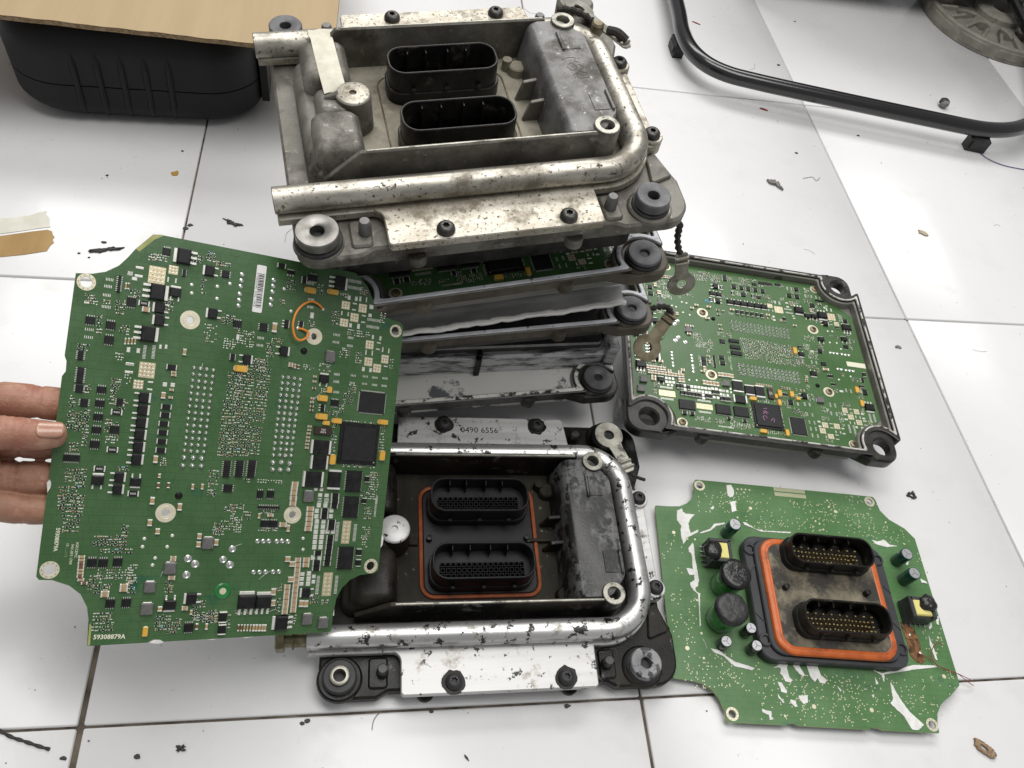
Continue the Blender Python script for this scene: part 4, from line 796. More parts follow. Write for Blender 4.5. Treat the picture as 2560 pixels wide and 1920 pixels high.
def chip_meshes(w_, h_, o, z, mat='chip_black', pitch=1.0, pl=0.9, pw=0.42):
    bw, bh = (w_, h_)
    body = MB().bbox(0, 0, bw, bh, 0.12, z, 0.18, taper=0.05).mesh('chip', mat)
    p = MB()
    def row(L, f):
        n = max(3, int(L / pitch)); st = L / n
        for i in range(n):
            t = -L/2 + st*(i+0.5); f(t)
    if o in ('V', '4'):
        for s in (-1, 1): row(bw*0.94, lambda t: p.box(t-pw/2, s*bh/2-(pl if s < 0 else 0), 0, t+pw/2, s*bh/2+(pl if s > 0 else 0), 0.30))
    if o in ('H', '4'):
        for s in (-1, 1): row(bh*0.94, lambda t: p.box(s*bw/2-(pl if s < 0 else 0), t-pw/2, 0, s*bw/2+(pl if s > 0 else 0), t+pw/2, 0.30))
    return body, p.mesh('pins', 'tin_white')
JOINT = MB().lathe([(1.15,0),(1.0,0.55),(0.62,1.05),(0.3,1.55),(0,1.75)], n=10).mesh('solder_joint', 'solder')
RINGJ = MB().lathe([(1.4,0),(1.25,0.35),(0.95,0.5),(0.7,0.3),(0.55,0.35),(0.4,0.85),(0,0.95)], n=12).mesh('solder_joint', 'solder')
DOT = MB().lathe([(1.1,0),(1.0,0.2),(0.6,0.36),(0,0.42)], n=12).mesh('solder_pad', 'tin_white')

def board(root, thick=1.6, mask='solder_mask', keep=None, fields=True, screws=False, scribble=False):
    holes = [circle(0,0,3.2,20), circle(0,168.5,3.2,20), circle(197.5,168.5,3.2,20), circle(197.5,0,3.2,20)]
    if not screws:
        holes += [circle(x, y, ww*0.5*0.40, 20) for k, x, y, ww, hh, o in CL if k == 'M']
    MB().prism(OUT, holes, -thick, 0, 0.0, mi=0, mside=1).obj('board_sheet', [mask, 'board_edge'], root)
    small = MB()
    rnd = random.Random(11)
    for k, x, y, ww, hh, o in CL:
        if keep and not keep(x, y): continue
        if k in 'dT':
            s = q5((ww + hh) / 2)
            me = cached(('dp', s), lambda: dpak(s, 2))
            t = place(me[0], 'transistor', root, x, y, 0, DIRS[o])
            a = place(me[1], 'metal_tab', t); 
            for sy in (-0.35, 0.35): place(me[2], 'lead', t, 0, s*sy, 0)
            if k == 'T' : place(me[2], 'lead', t, 0, 0, 0)
        elif k == 's':
            s = q5((ww + hh) / 2)
            me = cached(('dp', s), lambda: dpak(s, 2))
            t = place(me[0], 'transistor', root, x, y, 0, DIRS[{'L':'R','D':'U'}.get(o, 'R')]); t.scale = (0.62, 1, 0.8)
            place(me[1], 'metal_tab', t); 
            for sy in (-0.36, 0, 0.36): place(me[2], 'lead', t, 0, s*sy, 0)
        elif k == 'S':
            w2, h2 = q5(ww), q5(hh)
            big = max(w2, h2) > 9.5
            me = cached(('S', w2, h2, o), lambda: chip_meshes(w2, h2, o, 2.0 if big else 1.3, pitch=0.95 if not big else 1.1))
            t = place(me[0], 'chip', root, x, y)
            place(me[1], 'pins', t, kind='stuff')
        elif k == 'Q':
            me = cached(('Q',), lambda: chip_meshes(ww*0.94, hh*0.94, '4', 1.5, 'chip_matte', 0.5, 0.9, 0.24))
            t = place(me[0], 'chip', root, x, y); place(me[1], 'pins', t, kind='stuff')
        elif k == 'Z':
            me = cached(('Z',), lambda: (MB().bbox(0,0,ww*1.08,hh*1.08,0.1,1.0,0.15).mesh('processor','chip_black'), MB().bbox(0,0,ww*0.90,hh*0.90,1.0,2.0,0.35).mesh('processor_cap','chip_matte'), MB().lathe([(0.9,0.9),(0.8,1.4),(0,1.5)],n=3).mesh('corner_mark','gold_pad')))
            t = place(me[0], 'processor', root, x, y); place(me[1], 'processor_cap', t); place(me[2], 'corner_mark', t, ww*0.46, -hh*0.46)
            if scribble:
                sc2 = MB()
                for pts in ([(-4.5,6,2.2),(-5.5,2,2.2),(-3,1,2.2),(-1.5,3.4,2.2)], [(-5,-1,2.2),(-3,-3,2.2),(-1,-1,2.2)], [(-5,-4,2.2),(-1,-3.2,2.2)], [(-3,-5.5,2.2),(0.5,-2.5,2.2)], [(2,6,2.2),(4,3,2.2),(5.5,4,2.2),(4.5,7,2.2)], [(-4,-7,2.2),(0,-8,2.2)]):
                    sc2.tube(smooth_path([(p[1], p[0], p[2]) for p in pts]), 0.3, 5)
                sc2.obj('marker_scribble', 'marker_pink', t)
        elif k == 'X':
            me = cached(('X',), lambda: MB().bbox(0,0,ww,hh,0,2.0,0.3).mesh('crystal','chip_brown'))
            t = place(me, 'crystal', root, x, y)
            place(TXT['crystal'], 'marking', t, 0, 0, 2.05, math.pi)
        elif k == 'c':
            w2, h2 = q5(ww), q5(hh)
            brown = rnd.random() < 0.3 and min(w2, h2) < 2
            mt = 'ceramic_brown' if brown else 'ceramic_tan'
            me = cached(('c', w2, h2, o, mt), lambda: two_end(w2, h2, min(1.6, min(w2,h2)*0.75), mt, 'tin_white', 0.20, o, 'ceramic_capacitor'))
            place(me, 'ceramic_capacitor', root, x, y)
        elif k == 'k':
            w2, h2 = q5(ww), q5(hh)
            me = cached(('k', w2, h2, o), lambda: two_end(w2, h2, min(2.4, min(w2,h2)*0.55), 'chip_black', 'tin_white', 0.10, o, 'diode'))
            place(me, 'diode', root, x, y)
        elif k == 'R':
            me = cached(('R',), lambda: two_end(ww, hh, 0.8, 'chip_black', 'tin_white', 0.13, '-', 'shunt_resistor'))
            t = place(me, 'shunt_resistor', root, x, y); place(TXT['shunt'], 'marking', t, 0, 0, 0.86)
        elif k == 't':
            w2, h2 = q5(ww), q5(hh)
            def mk():
                b = MB().bbox(0,0,w2,h2,0.1,min(w2,h2)*0.62,0.25)
                L = max(w2, h2)
                if w2 >= h2: b.bbox(-w2*0.40,0,w2*0.12,h2*0.96,0.2,min(w2,h2)*0.62+0.03,0.2,1); b.bbox(-w2*0.52,0,w2*0.08,h2*0.6,0,min(w2,h2)*0.4,0.1,2); b.bbox(w2*0.52,0,w2*0.08,h2*0.6,0,min(w2,h2)*0.4,0.1,2)
                else: b.bbox(0,h2*0.40,w2*0.96,h2*0.12,0.2,min(w2,h2)*0.62+0.03,0.2,1); b.bbox(0,-h2*0.52,w2*0.6,h2*0.08,0,min(w2,h2)*0.4,0.1,2); b.bbox(0,h2*0.52,w2*0.6,h2*0.08,0,min(w2,h2)*0.4,0.1,2)
                return b.mesh('tantalum_capacitor', ['tantalum_yellow','tantalum_bar','tin_white'])
            place(cached(('t', w2, h2), mk), 'tantalum_capacitor', root, x, y)
        elif k == 'i':
            w2 = q5((ww+hh)/2)
            place(cached(('i', w2), lambda: MB().bbox(0,0,w2,w2,0.1,2.6,0.5).bbox(0,w2*0.5,w2*0.7,0.7,0,1.2,0.2,1).bbox(0,-w2*0.5,w2*0.7,0.7,0,1.2,0.2,1).mesh('inductor',['ferrite_grey','tin_white'])), 'inductor', root, x, y)
        elif k == 'G':
            w2, h2 = q5(ww), q5(hh)
            def mkg():
                b = MB().bbox(0,0,w2,h2,0,0.12,0.04)
                nx = int(o) if o != '6' else 2; ny = int(o)
                for i in range(nx):
                    for j in range(ny):
                        b.lathe([(0.62,0.1),(0.5,0.35),(0,0.48)], -w2/2+w2*(i+0.5)/nx, -h2/2+h2*(j+0.5)/ny, 8, 1)
                        if i and j: b.lathe([(0.3,0.16),(0,0.16)], -w2/2+w2*i/nx, -h2/2+h2*j/ny, 6, 2)
                return b.mesh('contact_pad', ['gold_pad','tin_white','chip_black'])
            place(cached(('G', w2, h2, o), mkg), 'contact_pad', root, x, y)
        elif k == 'w':
            w2, h2 = q5(ww), q5(hh)
            place(cached(('w', w2, h2), lambda: MB().bbox(0,0,w2,h2,0,0.32,0.28).mesh('solder_pad','tin_white')), 'solder_pad', root, x, y)
        elif k == 'o':
            place(DOT, 'solder_pad', root, x, y)
        elif k == 'O':
            t = place(RINGJ, 'solder_joint', root, x, y); s = (ww+hh)/2/2.8; t.scale = (s, s, 1)
        elif k == 'b':
            t = place(JOINT, 'solder_joint', root, x, y, 0, rnd.random()*6); s = (ww+hh)/2/2.1; t.scale = (s, s, s*0.9)
        elif k in 'Mm':
            ro = (ww+hh)/4; ri = 3.2 if k == 'm' else ww*0.5*0.40
            if k == 'M': ro *= 0.97
            def mkr():
                b = MB().lathe([(ro,0),(ro,0.12),(ri+0.05,0.12),(ri-0.1,-0.2),(ri-0.15,-1.7)], n=32)
                if k == 'm':
                    for q in range(10): b.lathe([(0.3,0.16),(0,0.16)], (ro+ri)/2*math.cos(q*0.628), (ro+ri)/2*math.sin(q*0.628), 6, 1)
                else: b.lathe([(ro*0.72,0.12),(ro*0.70,0.22),(ro*0.64,0.22),(ro*0.62,0.12)], n=32)
                return b.mesh('mounting_ring', ['ring_cream','ring_cream' if k == 'M' else 'chip_black'])
            xx, yy = (x, y)
            if k == 'm': xx, yy = min(((0,0),(0,168.5),(197.5,168.5),(197.5,0)), key=lambda p: math.dist(p, (x, y)))
            t = place(cached((k, q5(ro)), mkr), 'mounting_ring', root, xx, yy)
            if screws:
                place(cached(('bs',), lambda: MB().lathe([(3.4,0.1),(3.3,1.4),(2.2,2.0),(1.4,2.0),(1.2,0.9),(0,0.9)], n=16).mesh('screw','steel_lug_brown')), 'screw', t)
        elif k == 'N':
            place(cached(('N',), lambda: MB().lathe([(ww/2,0),(ww/2,0.3),(ww*0.42,0.8),(ww*0.2,0.5)], n=28).lathe([(0,0.5),(ww*0.2,0.5)], n=28, mi=1).mesh('washer', ['ring_green','via_cream'])), 'washer', root, x, y)
        elif k == 'p':
            place(cached(('p',), lambda: MB().lathe([(ww/2,0),(ww/2,0.6),(ww*0.3,1.6),(0,1.9)], n=18).mesh('plastic_post','plastic_black')), 'plastic_post', root, x, y)
        elif k == 'B' and not screws:
            lb = MB().prism(rrect(-3.1,-15.6,3.1,15.6,0.8,3), [], 0, 0.12).obj('barcode_label', 'label_white', root)
            lb.location = (x*S, y*S, 0.0001); 
            bc = MB(); yy = -12.5; r2 = random.Random(3)
            while yy < 10:
                t_ = r2.choice((0.22, 0.22, 0.45, 0.7)); bc.box(-1.2, yy, 0.1, 2.3, yy+t_, 0.16); yy += t_ + r2.choice((0.25, 0.25, 0.5))
            bc.obj('barcode', 'print_black', lb, kind='stuff')
            place(TXT['label_no'], 'printed_number', lb, -2.1, -0.8, 0.14, -math.pi/2)
        elif k == 'l' and fields:
            vert = o == '|'
            L = hh if vert else ww; n = max(4, int(L / 0.85))
            for i in range(n):
                t = -L/2 + L*(i+0.5)/n
                if vert: small.box(x-ww*0.4, y+t-0.2, 0, x+ww*0.4, y+t+0.2, 0.16, 0)
                else: small.box(x+t-0.2, y-hh*0.4, 0, x+t+0.2, y+hh*0.4, 0.16, 0)
        elif k == 'F' and fields:
            d = int(o); cell = 2.15 if d >= 9 else 1.75; gs = cell/1.5
            nx = max(2, math.ceil(ww / cell)); ny = max(2, math.ceil(hh / cell)); cx_, cy_ = ww/nx, hh/ny
            for i in range(nx):
                for j in range(ny):
                    if rnd.random() > 0.42 + d*0.045: continue
                    px = x - ww/2 + cx_*(i+0.5) + rnd.uniform(-.2,.2); py = y - hh/2 + cy_*(j+0.5) + rnd.uniform(-.2,.2)
                    u = rnd.random(); vert = (i + j) % 3 == 0
                    if d <= 8 and u < 0.72 or d > 8 and u < 0.34:
                        small.lathe([(0.46,0),(0.38,0.26),(0,0.36)], px, py, 6, 0)
                        if u < 0.2: small.lathe([(0.38,0),(0.32,0.22),(0,0.32)], px+0.8, py, 6, 0)
                    else:
                        lx, ly = (0.36*gs, 0.72*gs) if vert else (0.72*gs, 0.36*gs)
                        mi = 1 if u < 0.74 else (2 if u < 0.85 else 3)
                        if u > 0.992: mi = 4
                        small.bbox(px, py, lx*1.3, ly*1.3, 0, 0.55, 0.1, mi)
                        if vert:
                            small.box(px-lx*.65, py-ly*.85, 0, px+lx*.65, py-ly*.5, 0.5, 0); small.box(px-lx*.65, py+ly*.5, 0, px+lx*.65, py+ly*.85, 0.5, 0)
                        else:
                            small.box(px-lx*.85, py-ly*.65, 0, px-lx*.5, py+ly*.65, 0.5, 0); small.box(px+lx*.5, py-ly*.65, 0, px+lx*.85, py+ly*.65, 0.5, 0)
    if small.f:
        small.obj('small_parts', ['tin_white','chip_black','ceramic_tan','ceramic_brown','marker_blue'], root, kind='stuff')

# board in the hand
RA = ((0.93133, 0.07854, 0.3556), (0.13062, 0.83945, -0.5275), (-0.33994, 0.53772, 0.77155))
MA = pose(7.34, -743.42, 137.92, R3=RA)
HB = empty('circuit_board', 'green populated circuit board held up by a hand, with orange jumper wire and barcode label', 'circuit board', MA)
board(HB)
place(TXT['board_no'], 'part_number', HB, 35.5, -40.3, 0.03, math.radians(-2))
place(TXT['board_no_small'], 'part_number', HB, 1.6, 17.5, 0.03, -math.pi/2)
place(TXT['board_maker'], 'maker_text', HB, 12.4, 11.5, 0.03, -math.pi/2)
place(TXT['board_code'], 'maker_text', HB, 10.0, 9.0, 0.03, -math.pi/2)
place(TXT['board_lot'], 'maker_text', HB, 7.4, 11.5, 0.03, -math.pi/2)
wp = [(142.2,175.7),(138.0,178.3),(133.0,179.0),(127.4,175.6),(123.4,170.0),(121.8,163.2),(122.4,158.0),(124.7,153.1),(128.4,151.8),(132.3,154.2),(133.7,157.6),(130.5,159.5),(127.1,159.9)]
wz = [1.0,2.2,3.6,4.8,5.6,6.0,5.8,5.2,4.6,4.0,3.2,2.0,1.0]
MB().tube(smooth_path([(p[0], p[1], z) for p, z in zip(wp, wz)]), 0.75, 10).obj('jumper_wire', 'wire_orange', HB)
for x, y in ((127.0,160.0),(142.6,175.5)): place(DOT, 'solder_pad', HB, x, y, 0.2)
ye = MB()
for pts in ([(23.9,193.2),(32.3,203.7),(36.0,204.4),(38.5,204.5),(33.5,201),(26.0,192)], [(24.0,-32),(24.4,-44.2),(25.6,-44.8),(25.3,-33)]):
    ye.prism(pts, [], 0.0, 0.06)
ye.obj('bare_edge', 'board_edge', HB)
fl = MB()
for x, y, a, l in ((100,12,0.5,7),(120,-8,0.7,9),(128,-30,0.4,6),(60,-5,1.2,5),(141,110,0.9,10),(160,103,1.1,12),(105,120,0.3,5),(86,45,2.1,6),(70,125,1.7,4),(95,150,0.8,5)):
    c, s = math.cos(a), math.sin(a)
    fl.tube(smooth_path([(x,y,0.2),(x+c*l*0.4-s*0.6,y+s*l*0.4+c*0.6,0.9),(x+c*l,y+s*l,0.3)]), 0.11, 5)
fl.obj('coating_threads', 'residue_white', HB, kind='stuff')
ed = MB()
for pts in ([(58,-45.4),(61,-43.4),(65,-43.6),(67,-45.4),(63,-46.4)], [(88,-44.4),(94,-43.2),(102,-44.6),(95,-46.0)], [(110,-44.5),(116,-43.4),(124,-44.8),(116,-46.0)], [(203.2,23),(205.2,20),(205,15),(203.2,12)], [(-6.0,44),(-4.4,48),(-5.0,53),(-7.0,50)], [(22.6,-24),(23.6,-34),(25.0,-34),(23.8,-22)], [(173,-20),(174.5,-34),(172.4,-34)]):
    ed.prism(pts, [], -1.5, -0.2, 0.3)
ed.obj('sealant_scraps', 'residue_white', HB, kind='stuff')

# ---------------------------------------------------------------- opened housings
def nout(e, R):
    """rounded rectangle notched round the corner bushings; e = growth beyond the board, R = notch radius"""
    hx, hy = 124.8 + e, 104.8 + e
    bx, by = 113.8, 101.3
    q = []
    xa = bx - math.sqrt(max(R*R - (min(hy, by+R*0.9) - by)**2, 4)); ya = by - math.sqrt(max(R*R - (min(hx, bx+R*0.9) - bx)**2, 4))
    a0 = math.atan2(ya-by, hx-bx); a1 = math.atan2(hy-by, xa-bx)
    if a1 < 0: a1 += 2*math.pi
    a0 = a0 + 0.0
    # arc from the side edge to the top edge, bulging towards the centre
    pts = []
    n = 9
    s0 = -math.pi/2 + 0.35; 
    start = math.atan2(ya-by, hx-bx) % (2*math.pi); end = math.atan2(hy-by, xa-bx) % (2*math.pi)
    if start < end: start += 2*math.pi
    for i in range(n+1):
        t = start + (end-start)*i/n
        pts.append((bx + R*math.cos(t), by + R*math.sin(t)))
    pts[0] = (hx, pts[0][1]); pts[-1] = (pts[-1][0], hy)
    def soften(p): return p
    quad = [(hx, ya-9)] + pts + [(xa-9, hy)]
    out = []
    out += quad
    out += [(-x, y) for x, y in quad[::-1]]
    out += [(-x, -y) for x, y in quad]
    out += [(x, -y) for x, y in quad[::-1]]
    for it in range(2):
        o2 = []
        for i in range(len(out)):
            p, q = out[i], out[(i+1) % len(out)]
            L = math.dist(p, q); k = 0.25 if L < 40 else min(0.25, 4.0/L)
            o2 += [(p[0]+(q[0]-p[0])*k, p[1]+(q[1]-p[1])*k), (q[0]+(p[0]-q[0])*k, q[1]+(p[1]-q[1])*k)]
        out = o2
    return out
def housing(name, label, M, body, inside, seal, bush, floor_mat, group, floor_z=-11.5, ears=(20, 20), under=True, seal_out=7.6):
    root = empty(name, label, 'housing', M, group)
    outer, inner = nout(8.8, 17.2), nout(3.8, 22.2)
    b = MB().prism(outer, [inner], -10, 0, 0.8, mi=0, mbev=1)
    for x in (-62, 48):
        for sy in (-1, 1):
            b.lathe([(0,-13.5),(6.5,-13.5),(6.5,-7),(5.5,-5),(0,-5)], x, sy*111.5, 16)
    b.obj('rim_wall', [body, 'steel_washer'], root)
    MB().prism(nout(2.0, 24.0), [], -24, floor_z, 0, mi=0).obj('housing_floor', floor_mat, root)
    MB().prism(nout(3.9, 22.1), [nout(1.6, 24.4)], floor_z-1.5, -2.0, 1.2).obj('inner_face', inside, root)
    # sealant bead in the rim's groove
    so, si = nout(seal_out, 26.0-seal_out), nout(4.1, 21.9)
    MB().prism(so, [si], -1.0, 0.7, 0.5).obj('sealant_bead', seal, root)
    for sx in (-1, 1):
        for sy in (-1, 1):
            ov = ears[0] if sx < 0 else ears[1]
            arc_ = [(113.8+18.6*math.cos(math.radians(t)), 101.3+18.6*math.sin(math.radians(t))) for t in range(-52, -233, -12)]
            e = [(sx*x_, sy*y_) for x_, y_ in fillet([(113.8-30, 101.3+10.4), (113.8-15, 101.3+16.8, 8), (113.8+ov, 101.3+16.8, 17), (113.8+ov, 101.3-12, 8), (113.8+18, 101.3-28)]) + arc_]
            eb = MB().prism(e, [circle(sx*113.8, sy*101.3, 8.6, 24)] if not bush else [], -13.5, -2.6, 1.6)
            if False:
                eb.lathe([(8.6,-13),(8.6,-2.4),(10.6,-1.9),(11.4,-2.8)][::-1], sx*113.8, sy*101.3, 24)
            ear = eb.obj('mounting_ear', body, root)
            if bush:
                place(BUSH['thin'], 'bushing', root, sx*113.8, sy*101.3, 0.4)
                MB().lathe([(0,-20),(11,-20),(12.5,-18),(12.5,-13)], sx*113.8, sy*101.3, 24).obj('bushing_foot', 'rubber_black', root)
    if under:
        u = MB()
        frustum(u, -92, -62, 92, 62, 8, 20, 48, 2, 5)
        u.v = [(x, y, -z) for x, y, z in u.v]; u.f = [f[::-1] for f in u.f]
        u.box(-90, -60, -50, 90, 60, -47)
        u.obj('connector_well', body, root)
        pth = arcpath([(-135,-76,-31),(117,-76,-31),(117,76,-31),(-135,76,-31)], 33, 8)
        MB().tube(pth, 8.7, 16).obj('coolant_pipe', 'lid_dark', root)
    return root
def tray_at(bx, by, z, yaw):
    """pose of a housing from its near right bushing"""
    c, s = math.cos(yaw), math.sin(yaw)
    return pose(bx - (113.8*c + 101.3*s), by - (113.8*s - 101.3*c), z, yaw)
def tilt_at(bx, by, z, yaw, part=1.0):
    """the same, leaning like the unit that lies on it"""
    R3 = Matrix.Rotation(yaw, 3, 'Z') @ Matrix.Rotation(th*part, 3, Vector((a_, b_, 0)).normalized())
    c = Vector((bx, by, z)) - R3 @ Vector((113.8, -101.3, 0))
    return pose(c.x, c.y, c.z, R3=R3)
def board_in(parent, dz, **kw):
    """a board screwed into a housing: board y runs along the housing's x"""
    M = Matrix(((0, 1, 0, -79.8*S), (-1, 0, 0, 98.75*S), (0, 0, 1, dz*S), (0, 0, 0, 1)))
    o = bpy.data.objects.new('circuit_board', None); COL.objects.link(o)
    o.matrix_world = parent.matrix_world @ M
    return o
G = 'opened control unit housings'
# housing on the right with its board in it
r_ = Vector((0.9919, -0.1267)); d_ = Vector((-0.1267, -0.9919))
o_ = Vector((496.9, -374.7))
ctr = o_ + r_*79.8 + d_*98.75
HR = housing('open_housing', 'black housing without bushings lying open on the tiles right of the stack', pose(ctr.x, ctr.y, 46.0, math.atan2(r_.y, r_.x)),
             'tray_black', 'tray_inside', 'sealant_pale', False, 'tray_inside', G, ears=(21, 14), seal_out=5.7)
BR = board_in(HR, -9.5)
tag(BR, 'green populated circuit board screwed inside the open black housing on the right', 'circuit board')
board(BR, screws=True, scribble=True, mask='solder_mask_mid_lit')
mk = MB()
for pts in ([(38,44,0.2),(41,46,0.2),(43,43,0.2),(40,41,0.2),(38,44,0.2)], [(39,40,0.2),(42,39,0.2),(44,41,0.2)], [(41,47,0.2),(41,38,0.2)]):
    mk.tube(smooth_path(pts), 0.35, 5)
mk.obj('marker_scribble', 'marker_blue', BR)
MB().prism(rrect(96,184,102,206-1.6,0.3,1), [], 0, 0.15).obj('barcode_label', 'silkscreen', BR)
# stack
HA = housing('open_housing', 'brownish open housing directly under the top control unit, board inside', tilt_at(394, -517, 193.5, math.radians(10.3)),
             'tray_brown', 'tray_inside', 'sealant_grey', True, 'tray_inside', G, ears=(20, 20))
BA = board_in(HA, -9.0)
tag(BA, 'dark green circuit board lying in the shaded housing under the top control unit', 'circuit board')
board(BA, screws=True, keep=lambda x, y: x > 120 and y > -60)
HBm = housing('open_housing', 'brown housing in the middle of the stack with a wavy edged lid on it', tilt_at(406, -513, 123.5, math.radians(7.6), 0.5),
              'tray_brown', 'tray_inside', 'sealant_grey', True, 'dark_panel_and_shade', G, ears=(20, 20))  # floor coloured near black in place of the shade inside
HD = housing('open_housing', 'bottom black housing of the stack with pale scraped floor', tray_at(391, -537, 54, math.radians(6.6)),
             'tray_black', 'tray_inside', 'sealant_pale', True, 'tray_floor_pale', G, ears=(20, 20), floor_z=-5.0)
# pried-off lid lying on the middle housing
ML = Matrix.Translation(Vector((210.5, -547.5, 123.6))*S) @ Matrix.Rotation(math.radians(11.0), 4, 'Z') @ Matrix.Rotation(math.radians(-2.6), 4, 'Y')
LID = empty('housing_lid', 'thin dark metal lid with wavy bright pried edge lying between two stacked housings', 'lid', ML)
b = MB(); nx = 60
rows = [(-1.0, 0.5), (7.0, 1.6), (11.0, 3.0), (12.5, 4.2), (15.0, 4.4), (17.0, 6.2), (21.0, 6.6), (23.5, 3.0), (26.0, -8.0)]
vs = []
for (yy, zz) in rows:
    for i in range(nx+1):
        x = -20 + 211*i/nx
        wv = (noise.noise((x*0.07, 0, 1.3))*1.3 + noise.noise((x*0.2, 3, 0))*0.7) * max(0, 1 - (yy+1)/9)
        vs.append((x, yy + wv*0.5, zz + wv))
fs = [(r*(nx+1)+i, r*(nx+1)+i+1, (r+1)*(nx+1)+i+1, (r+1)*(nx+1)+i) for r in range(len(rows)-1) for i in range(nx)]
k = len(vs)
b.add(vs + [(v[0], v[1], v[2]-1.4) for v in vs], fs + [tuple(j+k for j in f[::-1]) for f in fs] + [(i, k+i, k+i+1, i+1) for i in range(nx)] + [(nx+r*(nx+1), nx+k+r*(nx+1), nx+k+(r+1)*(nx+1), nx+(r+1)*(nx+1)) for r in range(len(rows)-1)])
b.obj('lid_sheet', 'lid_dark', LID)
edge = []
for i in range(nx+1):
    x = -20 + 211*i/nx
    wv = noise.noise((x*0.07, 0, 1.3))*1.3 + noise.noise((x*0.2, 3, 0))*0.7
    edge.append((x, -1.2 + wv*0.5, 0.0 + wv))
MB().tube(edge, [2.3 + 1.2*abs(noise.noise((i*0.31, 7, 0))) for i in range(nx+1)], 8).obj('bent_edge', 'lid_edge', LID)
# scraped cover lying in the bottom housing
MC = pose(400.0, -519.5, 49.2, math.radians(5.2))
CV = empty('scraped_cover', 'scraped black and silver cover standing inside the bottom housing of the stack', 'cover', MC)
b = MB().prism(fillet([(-215,0,3),(0,0,8),(4,150,8),(-215,150,3)]), [], 0, 22, 2.5)
b.obj('cover_shell', 'scraped_metal', CV)
MB().prism(fillet([(-215,6,3),(-5,6,6),(-3,140,8),(-215,140,3)]), [], 21, 28.5, 1.5, mbev=1).obj('raised_panel', ['dark_panel_and_shade', 'steel_washer'], CV)
MB().bbox(-120, -1.0, 4.5, 5, -2, 23.5, 0.6).bbox(-119, 4.5, 4.5, 9, 21, 25.5, 0.6).obj('divider_rib', 'paint_black', CV)
MB().prism(fillet([(-2,-1.5,2),(9,-3,4),(11,40,4),(-2,40,2)]), [], 0, 30, 2).obj('end_post', 'scraped_metal', CV)

# earth lugs hanging on the right of the stack
def to_local(root, p): return root.matrix_world.inverted() @ (Vector(p)*S) / S
l3 = lug(UP, to_local(UP, (441,-509,155)), to_local(UP, (431,-504,186)), 'steel_lug', normal=(-0.2, -0.8, 0.55), r=12,
         braid=[to_local(UP, p) for p in ((430.5,-503,184), (425,-503,194), (421,-503,205), (417,-506,218), (405,-505,232))])
l4 = lug(HBm, to_local(HBm, (431,-523,85)), to_local(HBm, (453.5,-497.5,106)), 'steel_lug_brown', normal=(-0.25, -0.6, 0.75), r=12.5,
         braid=[to_local(HBm, p) for p in ((452,-499,105), (447,-499,112), (440,-500,115), (430,-503,116), (422,-503,114))])

